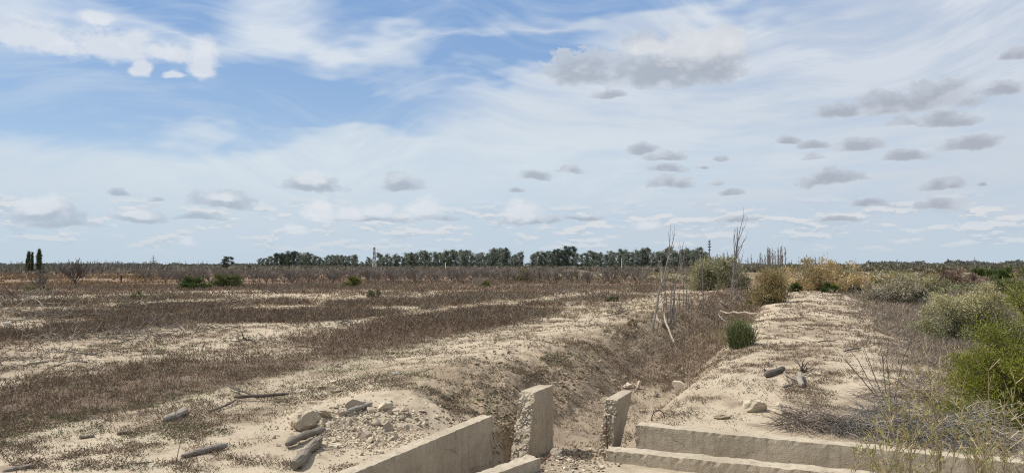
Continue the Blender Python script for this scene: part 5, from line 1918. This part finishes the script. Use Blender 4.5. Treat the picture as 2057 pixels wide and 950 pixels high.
def build_stones():
    rng = np.random.default_rng(71)
    PALE = (0.50, 0.43, 0.33)
    G = 'broken concrete about the gate'
    def prism_stone(name, label, px, py, pts2, depth, col, rz, zup=0.0):
        """a broken slab corner: outline pts2 in metres (x, z), given thickness"""
        p = at(px, py)
        m = len(pts2)
        v = [(x, -depth / 2, z) for x, z in pts2] + [(x * 0.96, depth / 2, z * 0.97) for x, z in pts2]
        f = []
        for i in range(1, m - 1):
            f += [(0, i, i + 1), (m, m + i + 1, m + i)]
        for i in range(m):
            j = (i + 1) % m
            f += [(i, m + i, m + j), (i, m + j, j)]
        v = np.array(v) + rng.normal(size=(2 * m, 3)) * 0.006
        o = obj(name, mesh_from(name, v, np.array(f), np.array(col), M_STONE), None, (p.x, p.y, p.z + zup))
        o.rotation_euler = (0, 0, rz)
        return tag(o, label, 'concrete chunk', G)
    prism_stone('concrete_wedge', 'pale wedge-shaped concrete block standing on its point beyond the narrow stub', 1364, 788, [(-.01, -.05), (.04, -.04), (.125, .10), (.11, .15), (.03, .20), (-.10, .215), (-.12, .17)], 0.16, PALE, -0.35)
    prism_stone('concrete_chunk', 'small upright concrete splinter behind the narrow stub', 1281, 780, [(-.03, -.03), (.02, -.03), (.065, .13), (.03, .15)], 0.06, PALE, 0.2)
    prism_stone('concrete_slab', 'grey flat slab fragment on top of the rubble heap', 716, 822, [(-.13, 0), (.05, -.03), (.115, .015), (.085, .055), (-.045, .085), (-.11, .05)], 0.08, (0.37, 0.315, 0.24), 0.1, 0.03)
    prism_stone('concrete_chunk', 'grey angular splinter standing in the rubble heap', 777, 864, [(-.05, -.03), (.07, -.02), (.06, .05), (.01, .11), (-.04, .07)], 0.07, (0.36, 0.305, 0.235), 0.3)
    prism_stone('concrete_chunk', 'brown block with a flat face low in the rubble heap', 733, 878, [(-.07, -.03), (.05, -.03), (.07, .05), (0, .08), (-.05, .05)], 0.08, (0.34, 0.285, 0.215), -0.4)
    S_ = stone
    S_('concrete_chunk', 'round pale concrete lump on the end of the narrow stub', 'concrete chunk', 1257, 777, 23, 15, 20, PALE, 0.3, 1, group=G, sink=0.35)
    S_('stone', 'small dark rounded stone on the ditch floor beyond the narrow stub', 'stone', 1319, 797, 12, 11, 12, (0.22, 0.185, 0.15), 0, 2)
    S_('rock', 'brown rock in the corner between the tall stub and the fallen bar', 'rock', 1117, 915, 26, 18, 26, (0.27, 0.225, 0.165), 0, 3)
    S_('boulder', 'pale lumpy boulder on the levee, wider of two neighbours', 'boulder', 1518, 824, 50, 30, 40, (0.46, 0.39, 0.29), 0, 4, n=22)
    S_('boulder', 'pale rounded boulder on the levee, smaller of two neighbours', 'boulder', 1566, 830, 32, 28, 30, (0.46, 0.39, 0.29), 0, 5, n=20)
    S_('dirt_clod', 'brown clod behind the long wall, next to the boulders', 'clod', 1452, 840, 40, 13, 26, (0.33, 0.265, 0.19), 0, 6)
    S_('concrete_chunk', 'large pale pebbly concrete lump at the side of the rubble heap', 'concrete chunk', 612, 860, 66, 50, 60, (0.38, 0.315, 0.23), 0.4, 7, n=34, group=G)
    S_('concrete_chunk', 'pale rough block at the top of the rubble heap', 'concrete chunk', 775, 822, 34, 24, 30, PALE, 0.2, 8, group=G)
    S_('concrete_chunk', 'brown crumbling block beside the large pale pebbly lump', 'concrete chunk', 650, 838, 30, 22, 28, (0.33, 0.265, 0.19), 0.2, 9, group=G)
    S_('concrete_chunk', 'flat pale slab piece below the rubble heap', 'concrete chunk', 676, 899, 38, 10, 20, PALE, 0.1, 10, group=G)
    S_('concrete_chunk', 'long flat crumb at the foot of the rubble heap', 'concrete chunk', 760, 908, 26, 8, 16, PALE, 0.2, 11, group=G)
    S_('stone', 'flat white stone up on the sand bank', 'stone', 795, 752, 22, 8, 12, (0.46, 0.42, 0.36), 0.3, 12)
    S_('stone', 'white stone at the edge of the tall red weeds', 'stone', 668, 768, 18, 8, 12, PALE, 0.0, 13)
    S_('stone', 'long flat grey stone near the weed edge', 'stone', 645, 780, 30, 7, 14, (0.36, 0.30, 0.22), 0.1, 14)
    S_('stone', 'flat tan stone below the weed edge', 'stone', 606, 790, 26, 7, 14, PALE, 0.1, 15)
    S_('stone', 'brown crust stone behind the rubble heap', 'stone', 675, 790, 24, 8, 14, (0.30, 0.24, 0.17), 0.1, 16)
    S_('stone', 'narrow pale stone on the slope above the tall stub', 'stone', 848, 826, 20, 6, 8, PALE, 0.3, 17)
    S_('stone', 'small white stone upright on the sand behind the tall stub', 'stone', 1002, 786, 6, 10, 6, PALE, 0.3, 18)
    W = (0.62, 0.58, 0.52)
    for px, py, wp, hp, label in ((262, 631, 14, 6, 'white stone beside the long dark branch heap'), (12, 652, 18, 8, 'pale stone below the tall branch heap'), (106, 611, 10, 4, 'white stone behind the tall branch heap'),
                                  (22, 586, 7, 3, 'white speck of stone at the far edge of the field'), (165, 601, 9, 3, 'pale flat stone behind the dark branch litter'), (142, 601, 12, 3, 'pale flat shard near another on the far field'),
                                  (747, 598, 10, 4, 'white stone at the foot of the small grey-green bush'), (926, 645, 16, 6, 'flat white stone slab in the middle of the field'), (953, 607, 12, 4, 'white stone by the second twiggy heap'),
                                  (1035, 636, 22, 6, 'pale stone before the dark weed strip'), (374, 606, 9, 4, 'white stone before the dark spreading bush'), (320, 588, 9, 4, 'small white stone before the ochre bush'),
                                  (545, 654, 10, 5, 'white stone near the sand strip end'), (1149, 614, 12, 5, 'brown clod on the sandy bank'), (1293, 606, 14, 5, 'dark wood lump on the sandy bank by the leaning sapling'),
                                  (1148, 586, 6, 6, 'dark weed stump at the far sand streak')):
        dark = 'dark' in label or 'brown' in label
        S_('stone' if 'stone' in label or 'shard' in label else 'clod', label, 'stone' if not dark else 'clod', px, py, wp, hp, None, (0.16, 0.125, 0.095) if dark else W, rng.uniform(0, 3), 30, n=10, sub=False)
    # rubble: the larger lumps one by one, the crumbs together
    v0, f0, c0 = None, None, None
    protos = []
    for q in range(6):
        v, f, c = chunk_mesh('rubble_lump', (1.0, 0.9, 0.7), 900 + q, 11, (0.46, 0.385, 0.285) if q % 3 else (0.37, 0.31, 0.235))
        protos.append(mesh_from('rubble_lump', v, f, c, M_STONE))
    for q in range(130):
        while True:
            px, py = 735 + rng.normal() * 66, 856 + rng.normal() * 25
            if py > 800 + 0.02 * px and py < 915 and px < 860 and not (px > 800 and py > 880):
                break
        p = at(px, py)
        s = (5 + 15 * rng.random() ** 1.6) * mpp(p)
        o = obj('rubble_lump', protos[int(rng.integers(6))], None, (p.x, p.y, p.z + s * 0.18))
        o.scale = (s, s, s)
        o.rotation_euler = tuple(rng.uniform(0, 6, 3))
        tag(o, 'fist-sized pale lump of broken concrete lying in the rubble heap', 'rubble lump', 'lumps in the rubble heap')
    mb = MB()
    shapes = [chunk_mesh('', (1, 0.9, 0.7), 950 + q, 8)[:2] for q in range(8)]
    def crumbs(n, cx, cy, sx, sy, s0, s1, cols):
        px, py = cx + rng.normal(size=n) * sx, cy + rng.normal(size=n) * sy
        k = (py < 948) & (py > 570)
        px, py = px[k], py[k]
        c_, s_ = math.cos(PITCH), math.sin(PITCH)
        a_, b_ = (px - CX) / FPX, (CY - py) / FPX
        dx, dy, dz = a_, c_ - b_ * s_, s_ + b_ * c_
        t = -EYE / dz
        for _ in range(5):
            t = 0.5 * t + 0.5 * (hz0(dx * t, dy * t) - EYE) / dz
        x, y = dx * t, dy * t
        z = hz(x, y)
        cc = pick(cols, len(x), 0.16, rng)
        for q in range(len(x)):
            s = rng.uniform(s0, s1) * t[q] / FPX
            sv, sf = shapes[int(rng.integers(8))]
            an = rng.uniform(0, 6.28)
            ca, sa = math.cos(an), math.sin(an)
            w = sv * s
            mb.add(np.stack([w[:, 0] * ca - w[:, 1] * sa + x[q], w[:, 0] * sa + w[:, 1] * ca + y[q], w[:, 2] + z[q] + 0.2 * s], -1), sf, cc[q])
    PC = [(0.46, 0.385, 0.285), (0.40, 0.33, 0.24), (0.34, 0.275, 0.20), (0.50, 0.43, 0.33)]
    crumbs(2600, 735, 862, 70, 25, 2.0, 8.5, PC)
    crumbs(260, 600, 830, 60, 22, 2.0, 5.0, PC)
    crumbs(160, 1300, 790, 40, 20, 1.5, 5.0, PC)
    crumbs(420, 1150, 922, 40, 16, 2.0, 8.0, PC + [(0.2, 0.155, 0.11), (0.16, 0.12, 0.085)])
    crumbs(60, 1155, 925, 38, 14, 7.0, 15.0, PC + [(0.25, 0.20, 0.14)])
    crumbs(260, 1180, 830, 50, 40, 1.5, 6.0, [(0.27, 0.21, 0.145), (0.20, 0.155, 0.11), (0.34, 0.275, 0.20)])
    crumbs(420, 985, 840, 40, 34, 2.0, 8.0, [(0.29, 0.225, 0.155), (0.33, 0.26, 0.185)])
    crumbs(130, 1450, 830, 110, 25, 1.5, 5.0, PC)
    crumbs(620, 330, 880, 220, 45, 1.0, 3.0, [(0.24, 0.19, 0.135), (0.17, 0.13, 0.095), (0.42, 0.35, 0.26)])
    crumbs(520, 1650, 740, 120, 55, 1.0, 3.0, [(0.24, 0.19, 0.135), (0.19, 0.145, 0.105), (0.42, 0.35, 0.26)])
    crumbs(420, 1150, 745, 110, 36, 4.0, 9.0, [(0.25, 0.19, 0.13), (0.30, 0.235, 0.165), (0.21, 0.16, 0.11)])
    crumbs(300, 1110, 772, 110, 34, 5.0, 13.0, [(0.27, 0.21, 0.145), (0.31, 0.245, 0.175), (0.23, 0.175, 0.12)])
    crumbs(260, 990, 850, 34, 34, 4.0, 12.0, [(0.27, 0.21, 0.145), (0.31, 0.245, 0.175)])
    crumbs(1300, 1120, 750, 130, 45, 1.2, 5.0, [(0.27, 0.21, 0.145), (0.20, 0.155, 0.11), (0.36, 0.29, 0.21)])
    tag(mb.build('rubble_crumbs', M_STONE), kind='stuff')


build_stones()


# ------------------------------------------------------------------ dry brush and plants by the near wall
def arcs(mb, rng, n, W, D, H, ln, r, cols, droop=0.5):
    """springy dead stems arching out of a mound"""
    for _ in range(n):
        a = rng.uniform(0, 2 * PI)
        rr = rng.random() ** 0.5
        p = np.array([rr * math.cos(a) * W / 2, rr * math.sin(a) * D / 2, 0])
        p[2] = H * (1 - rr ** 2) * rng.random() * 0.9
        a2 = rng.uniform(0, 2 * PI)
        d = np.array([math.cos(a2), math.sin(a2), rng.uniform(0.0, 0.9)])
        d /= np.linalg.norm(d)
        L = ln * rng.uniform(0.4, 1.1)
        pts = [p]
        for s in range(4):
            d = d + np.array([0, 0, -droop * 0.4]) + rng.normal(size=3) * 0.10
            d /= np.linalg.norm(d)
            e = pts[-1] + d * L / 4
            e[2] = max(e[2], 0.01)
            pts.append(e)
        pts = np.array(pts)
        c = pick(cols, 1, 0.2, rng)[0]
        mb.prisms(pts[:-1], pts[1:], r * np.array([1, .85, .7, .55]), r * np.array([.85, .7, .55, .35]), np.tile(c, (4, 1)))


def build_near_plants():
    rng = np.random.default_rng(81)
    BG = [(0.20, 0.185, 0.165), (0.165, 0.15, 0.135), (0.24, 0.22, 0.19), (0.135, 0.12, 0.105)]
    for px, py, W, D, H, n, label, cols in (
            (1790, 872, 1.25, 0.7, 0.44, 620, 'blue-grey tangled mound of dead stems behind the long wall', BG),
            (1935, 896, 1.15, 0.7, 0.42, 560, 'grey tangled dead bush under the bright green shrub', BG + [(0.30, 0.27, 0.23)]),
            (1640, 858, 0.85, 0.6, 0.24, 380, 'low brown dead bush next to the pale boulders behind the long wall', [(0.19, 0.155, 0.125), (0.15, 0.12, 0.10), (0.23, 0.185, 0.145)]),
            (1850, 800, 1.5, 0.9, 0.26, 420, 'low mauve-grey brush between the tangled mound and the levee', [(0.25, 0.20, 0.17), (0.21, 0.175, 0.15), (0.30, 0.245, 0.19)])):
        t = thing('dead_bush', label, 'dead bush', on_ground(px, py))
        mb = MB()
        arcs(mb, rng, int(n * 1.25), W, D, H, 0.38, 0.0036, cols, 0.35)
        mb.build('stems', M_TWIG, t)
    # bare dark shoots above the mound
    t = thing('dry_shoots', 'dark bare shoots fanning up from the tangled mound towards the levee', 'dead bush', on_ground(1790, 850))
    out = []
    for tx in (1705, 1740, 1725, 1760, 1790, 1815):
        d = px_dir(tx, 740)
        b = Vector(t.location)
        q = d * ((b.y + 0.2) / d.y)
        T = np.array([q.x - b.x, 0.2, EYE + q.z - b.z])
        out_n = np.linalg.norm(T)
        grow(rng, (0, 0, 0.1), T / out_n, out_n, 0.008, 1, out, 0.22, 2, 0.1, 0.5, 0.05)
    mb = MB()
    segs(mb, out, [(0.17, 0.14, 0.12)], rng, 0.0035)
    mb.build('stems', M_TWIG, t)

    # leggy yellowing plants in front of the walls
    YL = [(0.36, 0.31, 0.10), (0.30, 0.27, 0.09), (0.24, 0.25, 0.085), (0.42, 0.35, 0.16), (0.19, 0.22, 0.075)]
    ST = [(0.34, 0.27, 0.17), (0.28, 0.22, 0.14), (0.42, 0.34, 0.22)]
    def leggy(label, px, D, tops, r, lv, seed, name='leggy_weed'):
        rng = np.random.default_rng(seed)
        x = (px - CX) / FPX * D
        b = Vector((x, D, gz(x, D)))
        t = thing(name, label, 'weed', tuple(b))
        out, pos, dirs = [], [], []
        for tx, ty in tops:
            d = px_dir(tx, ty)
            q = d * ((D + rng.normal() * 0.15) / d.y)
            T = np.array([q.x - b.x, q.y - b.y, EYE + q.z - b.z])
            n = 9
            bow = rng.normal(size=3) * 0.04
            pts = [T * (s / n) + bow * math.sin(s / n * PI) + np.array([0, 0, 0.10 * np.linalg.norm(T[:2]) * math.sin(s / n * PI)]) for s in range(n + 1)]
            for s in range(n):
                ra, rb = r * (1 - 0.8 * s / n), r * (1 - 0.8 * (s + 1) / n)
                out.append((pts[s], pts[s + 1], ra, rb, 0))
                f = (s + 1) / n
                if f > 0.3:
                    for _ in range(2 if f < 0.6 else 3):
                        dd = (pts[s + 1] - pts[s]) / np.linalg.norm(pts[s + 1] - pts[s]) + unit(1, rng)[0] * 0.75
                        dd /= np.linalg.norm(dd)
                        e = pts[s + 1] + dd * rng.uniform(0.05, 0.17)
                        out.append((pts[s + 1], e, r * 0.3, r * 0.15, 0))
                        for _ in range(lv):
                            g = rng.random()
                            pos.append(pts[s + 1] + (e - pts[s + 1]) * (0.3 + 0.8 * g))
                            k = dd + unit(1, rng)[0] * 0.8
                            dirs.append(k / np.linalg.norm(k))
        mb = MB()
        segs(mb, out, ST, rng, 0.0022)
        mb.build('stems', M_TWIG, t)
        mb = MB()
        leaf_tris(mb, np.array(pos), np.array(dirs), 0.034, 0.008, pick(YL, len(pos), 0.16, rng), rng)
        mb.build('leaves', M_LEAF, t)
    leggy('tall leggy weed with yellowing leaves rising before both walls, tallest of the group', 1880, 5.2, [(1862, 720), (1845, 752), (1890, 760), (1905, 745), (1870, 775), (1932, 790)], 0.008, 5, 1)
    leggy('yellowish bushy weed between the tangled mound and the tallest leggy one', 1815, 5.0, [(1800, 790), (1780, 812), (1825, 770), (1842, 815), (1812, 830), (1790, 848)], 0.007, 6, 2)
    leggy('low sprawling green-yellow weed before the front wall', 1790, 4.7, [(1722, 905), (1745, 898), (1765, 892), (1800, 900), (1755, 922), (1830, 905)], 0.006, 5, 3)
    leggy('sparse green weed with narrow leaves at the bottom edge by the long wall', 1985, 4.7, [(1962, 905), (1990, 900), (2012, 912), (1975, 925), (2030, 925)], 0.005, 5, 4)
    leggy('pale straw-coloured dry weed against the bright green shrub', 2010, 6.0, [(1985, 745), (2018, 800), (2040, 770), (1960, 860), (2000, 840), (2050, 820), (1940, 835)], 0.008, 3, 5, 'dry_weed')
    leggy('gold-brown dry weed beneath the bright green shrub', 1965, 6.6, [(1935, 850), (1950, 870), (1990, 862), (1975, 880), (1920, 880)], 0.006, 5, 6, 'dry_weed')
    # one thin bare weed on the sand
    t = thing('bare_weed', 'single thin bare weed standing on the sand near the straight grey stick', 'weed', on_ground(353, 938))
    out = []
    grow(rng, (0, 0, 0), np.array([0, 0, 1.0]), 0.30, 0.005, 2, out, 0.55, 3, 0.3, 0.55)
    mb = MB()
    segs(mb, out, [(0.17, 0.13, 0.10)], rng, 0.003)
    mb.build('stems', M_TWIG, t)


build_near_plants()
